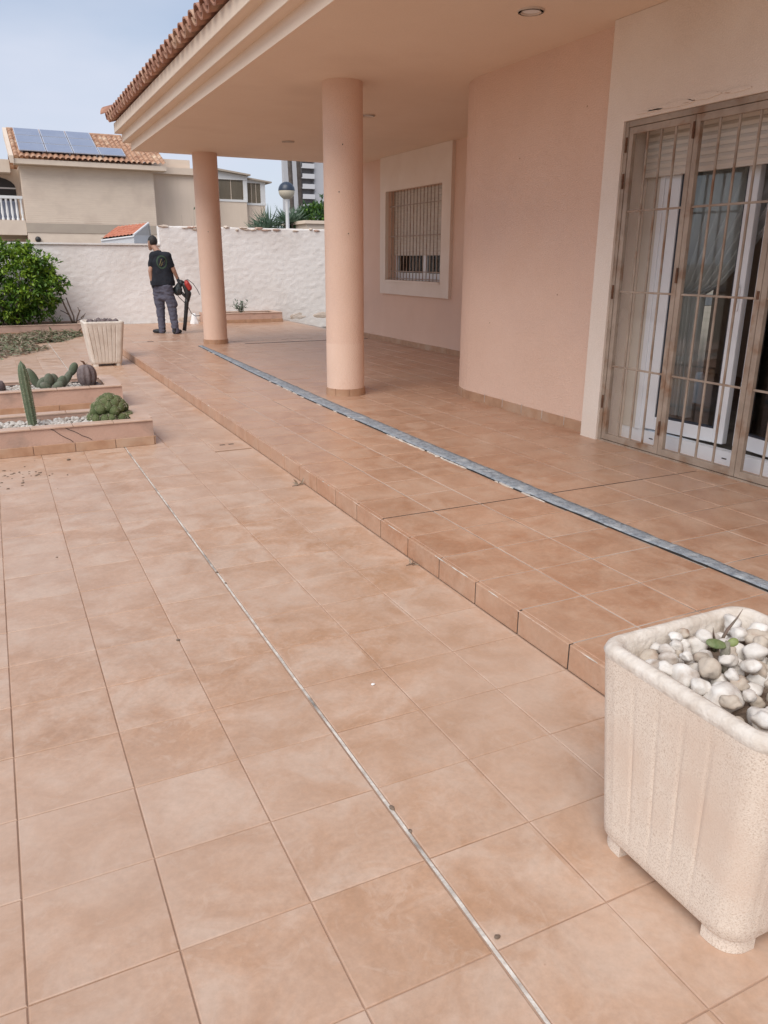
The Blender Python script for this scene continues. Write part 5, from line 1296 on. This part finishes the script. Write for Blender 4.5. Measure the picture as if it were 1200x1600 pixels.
# palms
def palm(x_, y_, h, r_, label):
    t = thing('palm_tree', (x_, y_, -.1), label, 'palm tree'); q = MB(); n2 = 60; seg = 14
    for i in range(n2+1):
        z_ = -.12+(h+.1)*i/n2; k = r_*(1.25-.35*min(1, i/18))*(1+.10*((i*.5) % 1))
        for j in range(seg): a = 2*math.pi*j/seg; q.v.append((x_+k*math.cos(a)+.05*math.sin(z_*.6), y_+k*math.sin(a), z_))
    for i in range(n2):
        for j in range(seg): q.f.append((i*seg+j, i*seg+(j+1) % seg, (i+1)*seg+(j+1) % seg, (i+1)*seg+j))
    q.build('trunk', 'palmbark', t)
    fr = MB(); top = Vector((x_+.05*math.sin(h*.6), y_, h))
    for i in range(26):
        a = i*2.399; el = 1.1-1.5*i/26; pts = []
        for k in range(8): u = k/7; pts.append(top+Vector((math.cos(a)*u*2.4*math.cos(el*.6), math.sin(a)*u*2.4*math.cos(el*.6), 2.2*u*math.sin(el)-1.5*u*u)))
        for k in range(7):
            d = pts[k+1]-pts[k]; s_ = d.cross(Vector((0, 0, 1))).normalized()
            for e in range(4):
                p = pts[k]+d*e/4
                for sg in (-1, 1): leaf(fr, p, s_*sg+d.normalized()*.7-Vector((0, 0, .25)), Vector((0, 0, 1)), .55, .05)
    fr.build('crown', 'leafdark', t, fix=False)
    MB().blob(top-Vector((0, 0, .35)), (r_*1.7, r_*1.7, .6), 2, .3, 4, 2).build('dead_frond_skirt', 'palmbark', t)
palm(13.86, 36, 11.4, .115, 'dark trunked palm standing nearer the street lamp')
palm(14.42, 36.3, 12.2, .12, 'slimmer palm just right of the other palm trunk')
# vegetation behind the wall
t = thing('yucca_clump', (11.0, 30, -.1), 'spiky pale green clump left of the street lamp behind the wall', 'shrub'); q = MB(); st = MB()
for i in range(7):
    c = Vector((10.25+i*.28, 30+random.uniform(-.3, .3), 2.6+random.uniform(-.2, .3)+.03*i)); st.tube([(c.x, c.y, -.12), tuple(c)], .06, 6)
    for k in range(70):
        d = rv(); d.z = abs(d.z)*.9+.05; leaf(q, c, d, rv(), random.uniform(.5, .95), .05)
st.build('stem', 'wood', t); q.build('foliage', 'leafgrey', t, fix=False)
shrub('green_bush', 'dark green bush behind the wall right of the palm trunks', (13.2, 30.5, 2.75), 1.25, .8, 1.1, -.1, 420, 12, .24, .08, ('leafdark', 'leaf'), .3)
shrub('green_bush', 'dark low bush behind the wall at the foot of the palm trunks', (12.0, 30.2, 2.2), .75, .6, 1.0, -.1, 260, 12, .22, .07, ('leafdark', 'leafgrey'), .3)
lw = thing('low_annex', (13.0, 28.6, -.1), 'cream low annex roof showing above the wall by the nearer column', 'building')
B(11.75, 15, 28.4, 31.2, -.12, 2.86).build('wall', 'ntrim', lw); B(11.65, 15.1, 28.3, 31.3, 2.86, 2.98).build('parapet', 'cream', lw)
# tower block far off
tw = thing('tower_block', (88, 222, -.1), 'pale grey high rise with white balconies far behind the palms', 'building')
B(78.1, 83.4, 221, 222.5, -.15, 44).build('stair_core', 'tower', tw); B(87.3, 104, 221, 226, -.15, 44).build('wall', 'tower', tw); B(83.41, 87.29, 222.4, 223.4, -.15, 44).build('recess_wall', 'towerd', tw)
for k in range(15):
    z_ = 2.2+k*2.68
    b_ = B(83.41, 87.29, 220.2, 222.39, z_, z_+.25).build('balcony', 'tower', tw); B(83.41, 87.0, 220.0, 220.19, z_-.1, z_+1.15).build('parapet', 'towerw', b_)
B(83.3, 104.4, 220.6, 226.4, 44, 44.8).build('roof_parapet', 'towerw', tw)
